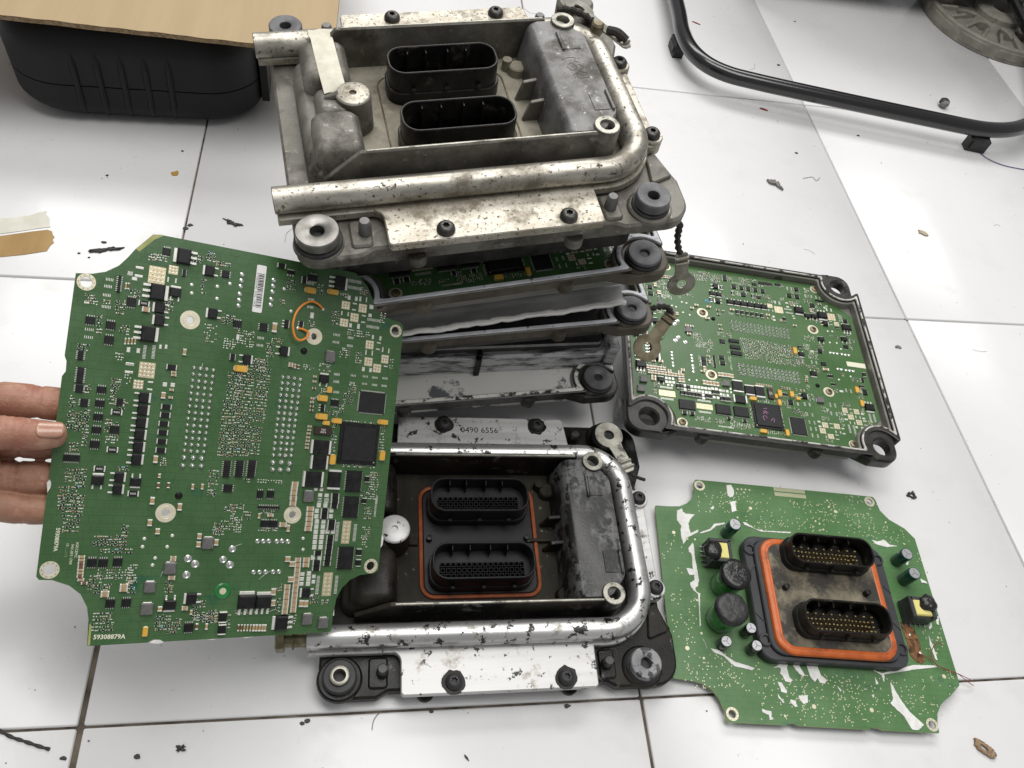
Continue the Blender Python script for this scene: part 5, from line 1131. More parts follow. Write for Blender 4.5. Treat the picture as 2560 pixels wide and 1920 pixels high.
# ---------------------------------------------------------------- board lying on the floor, connector side up
MCB = pose(468.52, -817.21, 8.0, math.radians(-5.666))
FB = empty('circuit_board', 'green circuit board on the tiles at lower right, orange gasket and sockets facing up', 'circuit board', MCB)
outC = [(y, x) for x, y in OUT]
MB().prism(outC, [circle(0,0,3.2,20), circle(168.5,0,3.2,20), circle(168.5,197.5,3.2,20), circle(0,197.5,3.2,20)], -1.6, 0, mi=0, mside=1).obj('board_sheet', ['solder_mask_bright_lit', 'board_edge'], FB)
for x, y in ((0,0),(168.5,0),(168.5,197.5),(0,197.5)):
    place(cached(('m', q5(5.2)), lambda: MB().lathe([(5.2,0),(5.2,0.12),(3.2,0.12),(3.1,-1.7)], n=32).mesh('mounting_ring','ring_cream')), 'mounting_ring', FB, x, y)
RES= [[-25.0,169.7,-19.9,172.7,-19.6,169.5,-17.1,167.6,-8.3,167.8,-13.0,163.1,-15.6,158.7,-15.6,153.1,-14.8,149.1,-6.9,153.2,-8.0,150.3,-13.7,147.1,-20.1,143.8,-19.7,141.8,-22.7,138.2,-24.0,144.1,-23.8,151.0,-22.7,155.2,-26.1,160.5],[26.3,200.3,31.1,201.4,32.9,195.0,31.3,189.6,28.2,187.9,25.8,189.8,26.0,195.8],[26.8,183.3,33.8,185.5,32.1,181.6,32.1,175.1,27.2,172.9,27.5,179.0],[6.9,174.9,10.1,178.1,10.8,175.6,8.8,173.8],[-13.9,140.3,-13.4,137.0,-13.9,125.6,-13.2,115.9,-12.9,105.6,-14.6,100.4,-20.5,98.8,-21.3,103.1,-17.1,105.9,-16.5,110.5,-21.0,110.1,-22.8,116.4,-17.1,115.6,-16.5,125.4,-16.6,130.0,-19.0,131.1,-18.5,135.2],[-7.4,149.7,4.1,154.9,8.9,160.2,18.7,162.1,18.5,160.7,9.9,157.8,3.8,152.8,-4.7,149.6],[36.1,164.1,38.9,164.3,46.8,158.7,54.9,157.5,82.1,158.7,79.7,157.1,51.9,156.4,42.9,159.8,37.1,161.7],[159.2,157.7,165.1,156.8,172.2,159.2,176.6,154.6,185.1,153.9,173.0,151.8,163.4,153.5],[-21.6,102.2,-15.4,102.6,-17.2,98.0,-16.3,95.8,-13.5,94.5,-15.4,80.3,-16.4,67.2,-17.6,66.4,-16.4,78.0,-15.5,93.6,-19.2,97.1],[-17.0,57.3,-14.7,52.6,-13.7,49.2,-14.4,51.9,-15.7,56.0],[-10.8,49.4,-3.6,48.1,1.7,43.9,9.0,39.6,19.0,37.5,24.6,35.7,22.0,33.9,14.9,35.2,7.7,36.1,3.9,39.3,-0.6,43.8,-8.3,46.1],[40.3,36.6,45.3,39.7,50.3,42.4,54.5,40.9,52.4,38.0,53.0,29.9,55.6,28.1,53.0,26.2,48.7,27.0,47.3,31.0,45.4,32.9,47.0,37.0,44.2,37.6],[57.0,41.7,62.2,41.7,64.9,36.7,67.0,32.7,64.5,31.4,60.2,35.7],[41.6,26.6,45.4,25.5,48.7,19.7,47.9,17.5,43.4,18.8,43.1,22.7],[40.1,16.9,44.7,11.0,43.8,10.0,40.2,14.0],[50.3,13.5,53.7,12.4,55.4,8.3,53.4,7.5,49.7,10.6],[57.5,16.2,65.8,17.3,64.5,11.3,60.6,10.2,58.0,13.6],[24.8,4.8,32.4,3.3,31.6,-0.6,33.4,-2.4,29.7,-3.2,29.7,0.6,25.0,2.3],[69.5,42.3,78.9,41.7,80.9,33.2,85.3,29.8,82.6,26.8,78.8,27.3,77.2,30.8,74.1,27.8,71.1,31.9,70.2,38.3],[78.9,41.7,122.8,42.8,126.3,40.8,112.7,41.5,79.4,40.3],[127.1,40.9,135.3,38.0,154.0,43.1,166.7,46.5,187.0,47.3,188.2,45.9,166.3,42.7,153.1,40.1,137.6,37.4,135.8,31.2,134.8,31.8,134.8,36.2],[128.0,35.1,130.0,29.4,127.8,28.6],[141.0,32.2,142.4,28.6,144.5,22.3,146.3,17.5,151.6,8.6,161.1,-0.6,154.6,-4.9,149.2,-4.5,145.1,5.6,140.7,9.5,136.3,14.8,139.6,17.8,140.0,23.5],[92.7,26.0,95.8,22.6,94.7,21.3],[121.4,20.1,123.7,21.2,122.3,17.6],[188.6,72.6,189.7,65.7,190.3,52.0,188.5,51.9,187.2,63.2],[190.6,79.1,194.9,84.1,194.4,80.1,191.0,77.5],[200.7,88.5,203.9,90.4,201.6,82.2,199.7,82.9],[187.9,139.5,190.8,139.7,188.9,135.8,187.3,135.3],[197.2,123.8,202.1,121.5,202.9,119.6,197.3,119.8]]
BIG= [(-30.3,148.4,1.6),(46.1,179.0,1.6),(32.0,168.5,0.85),(-18.5,143.5,0.85),(-11.5,143.5,0.85),(36.8,197.6,0.85),(40.7,197.8,0.85),(44.6,197.9,0.85),(48.5,197.8,0.85),(42.7,194.6,0.85),(124.9,194.5,0.96),(124.7,187.6,0.96),(130.6,183.7,1.6),(108.0,171.8,0.9),(111.4,169.6,0.9),(113.9,164.0,0.9),(179.2,177.2,0.96),(160.7,169.7,0.69),(192.2,156.7,0.74),(-30.3,48.3,1.79),(-17.4,41.2,1.02),(-16.7,61.1,1.02),(-16.8,88.7,0.89),(43.5,0.5,0.96),(69.4,8.9,1.75),(118.6,8.7,1.75),(192.1,38.8,1.75),(191.3,57.8,0.94),(197.5,71.3,1.01)]
VIA= [[-1.9,190.8,36.3,194.6,32.8,173.0,-4.7,169.5,24],[19.2,192.9,69.5,197.9,67.0,185.0,17.3,180.2,26],[41.4,178.9,95.2,184.0,90.3,161.2,37.5,156.5,40],[82.3,190.2,96.9,191.6,95.4,184.8,80.9,183.4,8],[-40.5,150.2,-21.8,151.9,-27.0,108.3,-45.0,106.9,14],[99.2,191.8,137.7,195.6,129.3,161.9,91.9,158.5,70],[142.8,201.4,182.4,205.3,176.5,184.3,137.6,180.7,24],[141.2,183.2,172.6,186.2,165.7,161.5,134.9,158.8,46],[164.3,172.2,203.4,175.7,197.6,157.1,159.2,153.8,26],[193.9,149.7,207.2,150.9,197.1,119.1,184.1,118.1,8],[-39.1,96.3,-16.0,98.0,-22.2,51.4,-44.2,50.0,34],[-33.4,43.9,9.4,46.5,5.0,19.3,-36.6,17.1,55],[-4.8,40.1,30.9,42.2,26.3,17.2,-8.5,15.4,26],[27.3,30.5,69.3,32.9,61.7,-1.0,21.2,-3.0,60],[62.5,32.1,107.7,34.7,97.8,-3.5,54.3,-5.5,90],[101.1,34.3,143.9,36.7,132.4,-2.6,91.3,-4.5,70],[143.9,36.7,203.0,40.0,191.5,7.1,134.4,4.4,60],[187.5,82.8,206.2,84.1,196.7,56.2,178.6,55.1,20],[195.8,43.3,202.6,43.7,199.2,33.9,192.4,33.5,6]]

rs = MB()
for ri_, l in enumerate(RES):
    pts = [(l[i], l[i+1]) for i in range(0, len(l), 2)]
    # roughen the outline
    out = []
    for i in range(len(pts)):
        p, q = Vector(pts[i]), Vector(pts[(i+1) % len(pts)])
        n = max(1, int((q-p).length / 0.9))
        for t in range(n):
            v = p.lerp(q, t/n); out.append((v.x + 0.40*noise.noise((v.x*0.7, v.y*0.7, 1)) + 0.22*noise.noise((v.x*1.7, v.y*1.7, 3)), v.y + 0.40*noise.noise((v.x*0.7, v.y*0.7, 5)) + 0.22*noise.noise((v.x*1.7, v.y*1.7, 8))))
    o = MB().prism(out, [], 0, 0.42+0.013*ri_, 0.14).obj('sealant_residue', 'residue_white', FB)
via_me = MB().lathe([(1,0),(1,0.06),(0,0.07)], n=14).mesh('test_pad', 'via_cream')
for x, y, r in BIG:
    t = place(via_me, 'test_pad', FB, x, y); t.scale = (r, r, 1)
va = MB(); r3 = random.Random(5)
for l in VIA:
    c4 = [Vector((l[i], l[i+1])) for i in (0, 2, 4, 6)]
    for q in range(int(l[8]*1.25)):
        u, v = r3.random(), r3.random()
        p = (c4[0].lerp(c4[1], u)).lerp(c4[3].lerp(c4[2], u), v)
        p = Vector((round(p.x/1.3)*1.3, round(p.y/1.3)*1.3))
        va.lathe([(0.48,0),(0.48,0.05),(0,0.06)], p.x, p.y, 8, 0)
for cx, cy in ((38,172),(52,170),(66,169),(96,36),(103,35.5),(110,35),(117,34.5),(60,20),(68,14),(120,26),(127,26),(188,36),(196,32),(136,181),(142,175),(146,168),(158,160),(-34,144),(-28,72)):
    for i in range(4):
        for j in range(4):
            va.lathe([(0.36,0),(0.36,0.04),(0,0.05)], cx+(i-1.5)*1.25+(0.6 if j % 2 else 0), cy+(j-1.5)*1.25, 6, 1)
va.obj('via_pads', ['via_cream', 'via_teal'], FB, kind='stuff')
cb = MB()
for i in range(30):
    for y0 in (194.4, 199.4):
        cb.box(73+i*1.04, y0, 0, 73.65+i*1.04, y0+3.8, 0.1)
cb.obj('contact_comb', 'via_cream', FB, kind='stuff')
rd = [(164.9,82.1),(171.3,83.3),(177.0,76.6),(178.3,67.3),(177.9,58.1),(179.1,51.3),(175.5,48.1),(170.7,48.6),(165.8,54.3),(166.6,65.0),(165.6,75.8)]
MB().prism(rd, [], 0, 0.5, 0.3).obj('burnt_copper', 'copper_burnt', FB)
for p in ((171,72),(176,57)): place(DOT, 'solder_pad', FB, p[0], p[1], 0.5)
for i, pts in enumerate(([(173.1,56.3),(181.9,52.3),(186.8,46.5),(195.8,43.3),(205.0,40.9),(213.7,38.4),(222,37)], [(195.9,63.8),(191.9,64.7),(186.7,61.7),(183.5,54.6),(184.9,48.7),(192.6,43.9),(203.5,41.5),(213.0,36.5),(221,34)])):
    zz = [1.0, 2.5, 3.0, 2.5, 1.8, 0, -4] if i == 0 else [5, 5.5, 5, 3.5, 3, 2.5, 1.8, -1, -5]
    MB().tube(smooth_path([(p[0], p[1], z) for p, z in zip(pts, zz)]), 0.33, 6).obj('loose_wire', 'wire_red', FB)
# connector header
HX = MB().prism(rrect(27.5, 40, 158, 147, 12, 6), [rrect(36, 44.5, 149.5, 143, 12, 6)], 0, 9.5, 1.0)
HX.prism(rrect(35.5, 44, 150, 143.5, 13, 6), [rrect(42, 48, 144, 139.5, 12, 6)], 0, 12.5, 0.8)
for x, y in ((33,134),(33,56),(152.5,56),(152.5,134)): HX.lathe([(5.6,0),(5.6,10.5),(4.9,11.2),(3.6,11.2),(3.2,10.2),(3.2,6),(0,6)], x, y, 20)
for x0, y0, x1, y1 in ((29,78,36,70),(29,112,36,120),(150,80,157,72),(150,112,157,104)):
    HX.tube([(x0,y0,9.6),(x1,y1,9.6)], 0.7, 6)
hdr = HX.obj('header_frame', 'plastic_frame', FB)
for x, y in ((33,134),(33,56),(152.5,56),(152.5,134)):
    place(cached(('hs',), lambda: MB().lathe([(3.1,6),(2.9,7.5),(1.5,8.0),(1.2,7),(0,7)], n=12).mesh('screw','steel_lug')), 'screw', hdr, x, y)
gl = rrect(43.5, 47.5, 142.5, 140, 12, 8)
MB().tube([(p[0], p[1], 13.0) for p in gl], 3.9, 10, closed=True, flat=0.9).tube([(p[0], p[1], 15.6) for p in rrect(45, 49, 141, 138.5, 11, 8)], 1.2, 8, closed=True).obj('gasket', 'gasket_orange', FB)
MB().prism(rrect(45.5, 49.5, 140.5, 138, 10, 6), [], 2, 16.5, 0.6).obj('header_plate', 'header_dirt', FB)
for x in (55, 128): MB().lathe([(2.6,16),(2.3,22),(0,22.5)], x, 98.5, 12).obj('locating_peg', 'plastic_dusty', FB)
for cy in (128.3, 71.0):
    connector(FB, 96, cy, 15, 34.5, 75, 27, 'plastic_dusty', 'brass_pin', pins='pins', depth=17)
# capacitors and coils
def can(x, y, r, h, sleeve, goo=None, name='capacitor'):
    b = MB().lathe([(r*0.96,0.3),(r,1.2),(r,h-1.0),(r*0.95,h-0.1),(r*0.84,h)], x, y, 28)
    o = b.obj(name, sleeve, FB)
    t = MB().lathe([(r*0.86,h-0.2),(r*0.84,h+0.05),(0,h+0.05)], x, y, 28)
    for q in range(3):
        a = q*2.094 + x; t.tube([(x, y, h+0.05), (x+r*0.7*math.cos(a), y+r*0.7*math.sin(a), h+0.05)], 0.22, 4, 1)
    t.obj('can_top', ['can_aluminium', 'ferrite_grey'], o)
    if goo:
        g = MB(); n = 30
        ringp = []
        prof = [(1.10,h-4.0),(1.14,h-1.5),(1.10,h+0.8),(0.95,h+2.2),(0.7,h+2.6),(0.4,h+2.7),(0,h+2.9)]
        vs = []; fs = []
        for k, (f_, z) in enumerate(prof):
            for i in range(n):
                a = 2*math.pi*i/n
                nn = noise.noise((math.cos(a)*1.7*f_+x, math.sin(a)*1.7*f_+y, z*0.15)); n2 = noise.noise((math.cos(a)*5*f_+x, math.sin(a)*5*f_, z*0.4))
                rr = r*f_*(1+0.09*nn); vs.append((x+rr*math.cos(a), y+rr*math.sin(a), z + (1.9*nn if k == 0 else 0) + 0.9*n2*(1 if k else 1.4)))
        for k in range(len(prof)-1):
            for i in range(n):
                j = (i+1) % n; fs.append((k*n+i, k*n+j, (k+1)*n+j, (k+1)*n+i))
        g.add(vs, fs); g.obj('glue_cap', goo, o, 70)
    return o
can(8.0, 102.8, 11.6, 27, 'sleeve_green', 'goo_black')
can(0.2, 73.2, 12.0, 27, 'sleeve_green', 'goo_black_dry')
can(18.6, 151.6, 5.6, 20, 'sleeve_teal'); can(178.0, 138.5, 5.6, 18, 'sleeve_teal'); can(179.6, 120.8, 5.6, 18, 'sleeve_teal')
can(20.5, 63.5, 4.6, 14, 'sleeve_black'); can(-1.0, 52.5, 4.8, 11, 'sleeve_black'); can(22.9, 49.6, 4.6, 14, 'sleeve_black')
def coil(cx, cy, w_, h_, z, rz, goo_xy):
    R = Matrix.Translation((cx, cy, 0)) @ Matrix.Rotation(rz, 4, 'Z')
    b = MB().bbox(0, 0, w_, h_, 1.5, 5, 0.5, M=R)
    b.bbox(-w_*0.42, 0, w_*0.16, h_*0.96, 4, z, 0.6, M=R); b.bbox(w_*0.42, 0, w_*0.16, h_*0.96, 4, z, 0.6, M=R)
    b.bbox(0, h_*0.40, w_*0.9, h_*0.16, 4, z, 0.6, M=R); b.bbox(0, -h_*0.40, w_*0.9, h_*0.16, 4, z*0.8, 0.6, M=R)
    o = b.obj('transformer', 'plastic_frame', FB)
    MB().bbox(0, 0, w_*0.70, h_*0.74, 4, z-0.5, 1.0, M=R).obj('winding_tape', 'tape_yellow', o)
    MB().bbox(w_*0.05, -h_*0.30, w_*0.5, h_*0.06, 4, z-1.0, 0.3, M=R).obj('winding', 'copper_burnt', o)
    p = MB()
    for i in range(5):
        p.box(-w_*0.4+i*w_*0.2-0.5, -h_*0.5-2.2, 0, -w_*0.4+i*w_*0.2+0.5, -h_*0.5, 1.4, M=R)
    p.obj('solder_pins', 'solder', o, kind='stuff')
    gx, gy, gr = goo_xy
    g = MB(); n = 22; vs = []; fs = []
    prof = [(1.0,z-3),(1.12,z-0.5),(1.0,z+1.8),(0.7,z+3.4),(0.35,z+4),(0.0,z+4.2)]
    for k, (f_, zz) in enumerate(prof):
        for i in range(n):
            a = 2*math.pi*i/n; nn = noise.noise((math.cos(a)*1.5*f_+cx, math.sin(a)*1.5*f_, zz*0.2)); n2 = noise.noise((math.cos(a)*5*f_, math.sin(a)*5*f_+cy, zz))
            rr = gr*f_*(1+0.22*nn); vs.append((gx+rr*math.cos(a), gy+rr*math.sin(a), zz+0.8*n2))
    for k in range(len(prof)-1):
        for i in range(n):
            j = (i+1) % n; fs.append((k*n+i, k*n+j, (k+1)*n+j, (k+1)*n+i))
    g.add(vs, fs); g.obj('glue_blob', 'goo_black', o, 70)
coil(3.5, 128.0, 21, 20, 17, math.pi*1.5 , (-3.5, 127.0, 7.4))
coil(178.0, 90.5, 22, 19, 18, 0.0, (184.0, 94.0, 7.2))
# ---------------------------------------------------------------- the hand holding the board (board frame)
h = MB()
def limb(pts, rad, n=20, creases=()):
    P = [Vector(p) for p in pts]
    sp = smooth_path(P, 6); rr = []
    for i in range(len(P)-1):
        for q in range(6):
            t = q/6; rr.append(rad[i]*(1-t) + rad[i+1]*t)
    rr.append(rad[-1])
    fine = []; fr = []
    for i in range(len(sp)-1):
        k = max(1, int((sp[i+1]-sp[i]).length / 0.8))
        for q in range(k):
            t = q/k; p = sp[i].lerp(sp[i+1], t); r0 = rr[i]*(1-t)+rr[i+1]*t
            for cx, dp, wd in creases: r0 -= dp*math.exp(-((p.x-cx)/wd)**2)
            fine.append(p); fr.append(r0)
    fine.append(sp[-1]); fr.append(rr[-1]); sp = fine; rr = fr
    # rounded ends
    a, b_ = sp[0], sp[-1]; da = (sp[0]-sp[1]).normalized(); db = (sp[-1]-sp[-2]).normalized()
    pre = [a + da*rr[0]*k for k in (0.95, 0.8, 0.5)]; prr = [rr[0]*k for k in (0.25, 0.6, 0.87)]
    post = [b_ + db*rr[-1]*k for k in (0.5, 0.8, 0.95)]; por = [rr[-1]*k for k in (0.87, 0.6, 0.25)]
    h.tube(pre + sp + post, prr + rr + por, n)
limb([(-98,84,-26),(-62,90,-22),(-42,94.5,-16),(-20,95.6,-12),(-3,95.2,-11),(13,95.5,-10.5)], [12.5,11.5,10.6,10.2,9.3,7.6], creases=((-15.5,1.1,1.0),(-18,0.7,0.8),(-36,0.9,1.2),(-6,-0.5,5)))       # index finger
limb([(-98,66,-30),(-66,70,-26),(-40,71.5,-18),(-20,72,-13),(2,72.5,-11.5),(22,73,-11)], [12.5,11.5,10.4,9.8,9.2,7.8], creases=((-22,1.0,1.0),))               # middle finger
limb([(-98,48,-30),(-64,50,-27),(-38,50.8,-18),(-18,51.3,-12.5),(0,51.6,-11.5),(17,52,-11)], [12,11,10.0,9.6,9.0,7.4], creases=((-21.5,1.0,1.0),(-24,0.6,0.8),(-10,-0.4,5)))              # ring finger
limb([(-96,32,-27),(-62,35,-22),(-40,36,-15),(-18,33.4,-11.5),(-4,32.9,-10.8),(8,32.8,-10.4)], [11.5,10.6,9.8,9.2,8.5,7.2], creases=((-14.5,0.9,0.9),(-17,0.6,0.8),(-34,0.8,1.0)))         # little finger
limb([(-112,58,4),(-80,66,10),(-54,73.5,11.5),(-33,77.4,10.6),(-18,77.6,9.8),(-7.5,78.2,9.0)], [17,15.2,12.2,10.0,9.0,7.8], creases=((-26,0.7,0.8),(-29,0.8,0.9),(-32,0.5,0.8)))          # thumb
limb([(-112,52,-14),(-84,56,-8),(-58,58,-3),(-40,58,-1.5)], [26,21,15,10])                                                             # ball of the thumb
limb([(-190,52,-24),(-150,56,-24),(-112,58,-22),(-92,58,-24)], [27,29,32,27])                                                          # palm and wrist
hand = h.obj('person', 'skin', None)
hand.matrix_world = MA
tag(hand, 'bare hand entering from the left, thumb and fingers gripping the held circuit board', 'hand')
rm = hand.modifiers.new('remesh', 'REMESH'); rm.mode = 'VOXEL'; rm.voxel_size = 0.0008; rm.use_smooth_shade = True
smd = hand.modifiers.new('smooth', 'SMOOTH'); smd.factor = 0.5; smd.iterations = 3
# thumb nail: a curved plate on the back of the tip
nl = MB(); vs = []; nu, nv = 10, 8
for i in range(nu+1):
    u = i/nu
    for j in range(nv+1):
        v = j/nv*2-1
        x = -16.2 + 14.2*u
        wd = 4.7 * (1 - 0.9*abs(2*u-1)**4.5)**0.5 * (0.92 + 0.08*u)
        a = v*0.62
        cyy = 77.9 + 0.06*(x+17) + (2.0 + 0.02*x)
        r_n = 8.95 - 0.05*(x+17) 
        yy = cyy - 1.8 + (r_n-0.05)*math.sin(a*wd/4.9 + 0.42)
        zz = 9.6 - 0.04*(x+17) + (r_n+0.0)*math.cos(a*wd/4.9 + 0.42)
        vs.append((x, yy, zz))
nl.add(vs, [(i*(nv+1)+j, (i+1)*(nv+1)+j, (i+1)*(nv+1)+j+1, i*(nv+1)+j+1) for i in range(nu) for j in range(nv)])
nail = nl.obj('thumb_nail', 'nail', hand)
so = nail.modifiers.new('solid', 'SOLIDIFY'); so.thickness = 0.0005; so.offset = 1

# ---------------------------------------------------------------- black case with cardboard on it
CASE = empty('carrying_case', 'rounded black plastic carrying case with ribs lying under cardboard at upper left', 'case', pose(-70, -60, 0, math.radians(3.0)))
def case_half(z0, z1, lower):
    b = MB(); vs = []; fs = []
    lv = []
    n = 10
    Rr = 56
    for i in range(n+1):
        t = i/n
        if lower:
            a = (1-t)*math.pi/2
            ins = Rr*0.55*(1-math.cos(a)); z = z0 + (z1-z0)*0.55*(1-math.sin(a))
            lv.append((ins, z))
        else:
            a = t*math.pi/2
            ins = Rr*0.55*(1-math.cos(a)); z = z1 - (z1-z0)*0.55*(1-math.sin(a))
            lv.append((ins, z))
    if lower: lv.append((0, z1))
    else: lv.insert(0, (0, z0))
    loops = [rrect(-131+i, -112+i, 131-i, 112-i, 60-i*0.4, 10) for i, z in lv]
    m = len(loops[0])
    for l, (i, z) in zip(loops, lv): vs += [(p[0], p[1], z) for p in l]
    for k in range(len(lv)-1):
        for i in range(m):
            j = (i+1) % m; fs.append((k*m+i, k*m+j, (k+1)*m+j, (k+1)*m+i))
    fs.append(tuple(range(m))[::-1]); fs.append(tuple((len(lv)-1)*m+i for i in range(m)))
    return b.add(vs, fs)
case_half(0.5, 47.5, True).obj('lower_shell', 'case_black', CASE)
case_half(48.8, 116, False).obj('upper_shell', 'case_black', CASE)
MB().prism(rrect(-128, -109, 128, 109, 58, 8), [], 44, 52).obj('seam', 'rubber_black', CASE)
for k in range(5):
    x = -55 + k*23
    MB().tube(smooth_path([(x-3,-88,4),(x-2.5,-102,10),(x-1,-110.6,24),(x,-111.4,47),(x+1,-111,75),(x+1.6,-104,98)]), 3.4, 8).obj('rib', 'case_black', CASE)
MB().bbox(131, -60, 8, 40, 20, 80, 3).obj('latch', 'case_black', CASE)

CB = empty('cardboard_sheet', 'brown corrugated cardboard lying over the black case at upper left', 'cardboard', pose(-167.2, -184.0, 122.0, math.radians(-0.9)))
b = MB(); nx = 90
prof_t = []
for i in range(nx+1):
    x = -200 + 512*i/nx
    prof_t.append((x, -0.8 + 1.2*noise.noise((x*0.03, 2, 0)), 0.25*math.sin(x*0.9)))
vs = []
for yy in (0, 150, 420):
    for x, dy, dz in prof_t: vs.append((x, yy + (dy if yy == 0 else 0), 5.2 + dz + yy*0.0))
k = len(vs)
fs = [(r*(nx+1)+i, r*(nx+1)+i+1, (r+1)*(nx+1)+i+1, (r+1)*(nx+1)+i) for r in range(2) for i in range(nx)]
b.add(vs, fs)
b.obj('face_sheet', 'cardboard', CB)
b = MB()
b.add([(v[0], v[1]+0.6, v[2]-0.4) for v in vs] + [(v[0], v[1]+0.3, 0.0) for v in vs], [tuple(j+k for j in f[::-1]) for f in fs] + [(i, k+i, k+i+1, i+1) for i in range(nx)] + [(nx+r*(nx+1), nx+k+r*(nx+1), nx+k+(r+1)*(nx+1), nx+(r+1)*(nx+1)) for r in range(2)])
wv = []
for i in range(300):
    x = -200 + 512*i/300; wv.append((x, -0.9 + 0.8*noise.noise((x*0.06, 9, 0)), 2.6 + 1.9*math.sin(x*0.9)))
b.tube(wv, 0.35, 4)
b.obj('corrugated_core', 'cardboard_edge', CB)

# ---------------------------------------------------------------- tubular stand, upper right
ST = empty('tube_stand', 'glossy black bent tube stand on the tiles at upper right', 'stand', pose(0, 0, 0))
tp_ = [(650,420),(636,250),(628,150),(622,95),(626,52),(642,22),(668,4),(705,-6),(763,-17.4),(865,-35.5),(965,-52.5),(1020,-61.5),(1055,-63.5),(1090,-58),(1122,-45),(1160,-20),(1215,60),(1300,260)]
MB().tube(smooth_path([(x, y, 32) for x, y in tp_], 6), 11.0, 20).obj('bent_tube', 'tube_black', ST)
for x, y, a in ((622, 97, math.pi/2), (1048, -66, -0.17)):
    R = Matrix.Translation((x, y, 0)) @ Matrix.Rotation(a, 4, 'Z')
    MB().bbox(0, 0, 30, 15, 0, 22, 3, M=R).bbox(0, 0, 24, 19, 6, 17, 2, M=R).obj('rubber_foot', 'rubber_black', ST)
MB().prism(rrect(760, 285, 1330, 800, 40), [], 62, 420, 10).obj('unseen_shade_body', 'unseen_body_black', ST)  # unseen body guessed above the stand, added to shade the floor there
for x, y in ((646, 380), (1250, 170)):
    pass
MB().tube([(646,380,32),(780,420,80)], 9, 10).obj('support_strut', 'tube_black', ST)
MB().tube([(1270,200,32),(1240,380,80)], 9, 10).obj('support_strut', 'tube_black', ST)

# cream-grey ribbed disc in the corner
DC = empty('ribbed_disc', 'dull grey plastic disc with slots and notches in the top right corner', 'disc', pose(1262, 300, 0, 0))
Rd = 130
seg = []
for q in range(72):
    a = 2*math.pi*q/72; rr = Rd if q % 6 else Rd-6
    seg.append((rr*math.cos(a), rr*math.sin(a)))
slots = []
for q in range(12):
    a = 2*math.pi*q/12 + 0.2
    pts = [rot(p, a) for p in ((60,-9),(84,-14),(92,0),(84,14),(60,9),(52,0))]
    slots.append(pts)
MB().prism(seg, slots, 6, 20, 2.0).obj('plate', 'grey_disc', DC)
MB().prism(circle(0,0,Rd-1,72), [circle(0,0,Rd-9,72)], 1, 25, 2.0).obj('outer_rim', 'grey_disc', DC)
MB().lathe([(46,0.5),(46,28),(40,32),(20,32),(18,20),(0,20)], n=40).obj('hub', 'grey_disc', DC)
rib_me = MB().bbox(0, 0, 34, 5, 18, 27, 1.5).mesh('rib', 'grey_disc')
for q in range(24):
    a = 2*math.pi*q/24 + 0.07
    place(rib_me, 'rib', DC, 105*math.cos(a), 105*math.sin(a), 0, a)

# ---------------------------------------------------------------- litter on the tiles
def flake(name, label, cat, x, y, w_, h_, ang, mat, z=0.9, seed=1, hole=False, n=44, sharp=0.35):
    rr = random.Random(seed); pts = []
    for i in range(n):
        a = 2*math.pi*i/n; k = 1 + sharp*(1.4*noise.noise((math.cos(a)*1.6+seed, math.sin(a)*1.6, seed*0.7)) + 0.9*noise.noise((math.cos(a)*5+seed, math.sin(a)*5, seed*1.7)))
        pts.append(rot((w_*0.42*k*math.cos(a), h_*0.42*k*math.sin(a)), ang))
    hl = [[(p[0]*0.36-0.5, p[1]*0.36) for p in pts]] if hole else []
    o = MB().prism(pts, hl, 0.05, z, min(z*0.4, 0.3)).obj(name, mat)
    o.location = (x*S, y*S, 0)
    return tag(o, label, cat)
flake('amber_chip', 'small amber chip on the tile below the black case', 'chip', -21.1, -244.1, 9, 7, 0.6, 'flake_amber', seed=2)
flake('black_flake', 'ragged black flake on the tile left of the top unit', 'flake', 46.2, -313.7, 17, 6, -0.4, 'flake_black', 1.6, 3, sharp=0.8)
flake('black_flake', 'long thin black flake above the held board', 'flake', -67.5, -360.8, 28, 5.5, 0.25, 'flake_black', 1.6, 4, sharp=0.7)
flake('grey_crumb', 'crumpled dark grey crumb on the tile below the tube stand', 'crumb', 698.1, -180.7, 19, 9, -0.9, 'flake_grey', 3.5, 5, sharp=0.9)
flake('red_sliver', 'dark red sliver beside the bent tube', 'sliver', 730.3, -21.9, 14, 4, -0.35, 'wire_red', 1.0, 6, sharp=0.2)
flake('beige_crumb', 'beige crumb on the bright tile at right', 'crumb', 884.6, -254.0, 15, 8, -0.5, 'flake_beige', 2.0, 7)
flake('black_flake', 'ragged brown black flake above the lower right board', 'flake', 710.9, -627.0, 10, 9.5, 0.2, 'flake_black', 1.2, 8, hole=True)
flake('dry_leaf', 'curled brown leaf scrap with a hole in the bottom right corner', 'leaf', 680.0, -852.0, 21, 12, -0.75, 'leaf_brown', 2.4, 9, hole=True, sharp=0.25)
flake('black_flake', 'black flake on the tile at the bottom left', 'flake', 66.9, -817.3, 7, 4.6, 0.5, 'flake_black', 1.2, 10, sharp=0.8)
flake('black_stick', 'tiny black stick on the tile near the bottom centre', 'stick', 262.2, -834.5, 5.5, 1.6, -0.9, 'flake_black', 1.0, 11, sharp=0.2)
flake('grey_crumb', 'grey speck right of the open black housing', 'crumb', 771.2, -442.5, 9, 4, -0.2, 'flake_grey', 1.2, 12)
flake('red_sliver', 'red sliver inside the tube stand', 'sliver', 675.8, 184.5, 16, 3, -0.5, 'wire_red', 1.0, 13, sharp=0.2)
bd = MB().lathe([(0,0.5),(4.5,1.5),(6.8,5.5),(6.2,9.5),(3,12),(0,12.5)], n=18).obj('glass_bead', 'flake_grey'); bd.location = (1.0413, 0.0305, 0)
MB().lathe([(7.4,5.0),(7.0,10.2),(3.2,12.9),(0,13.2)], 0.3, 2.5, 18).obj('dark_cap', 'flake_black', bd)
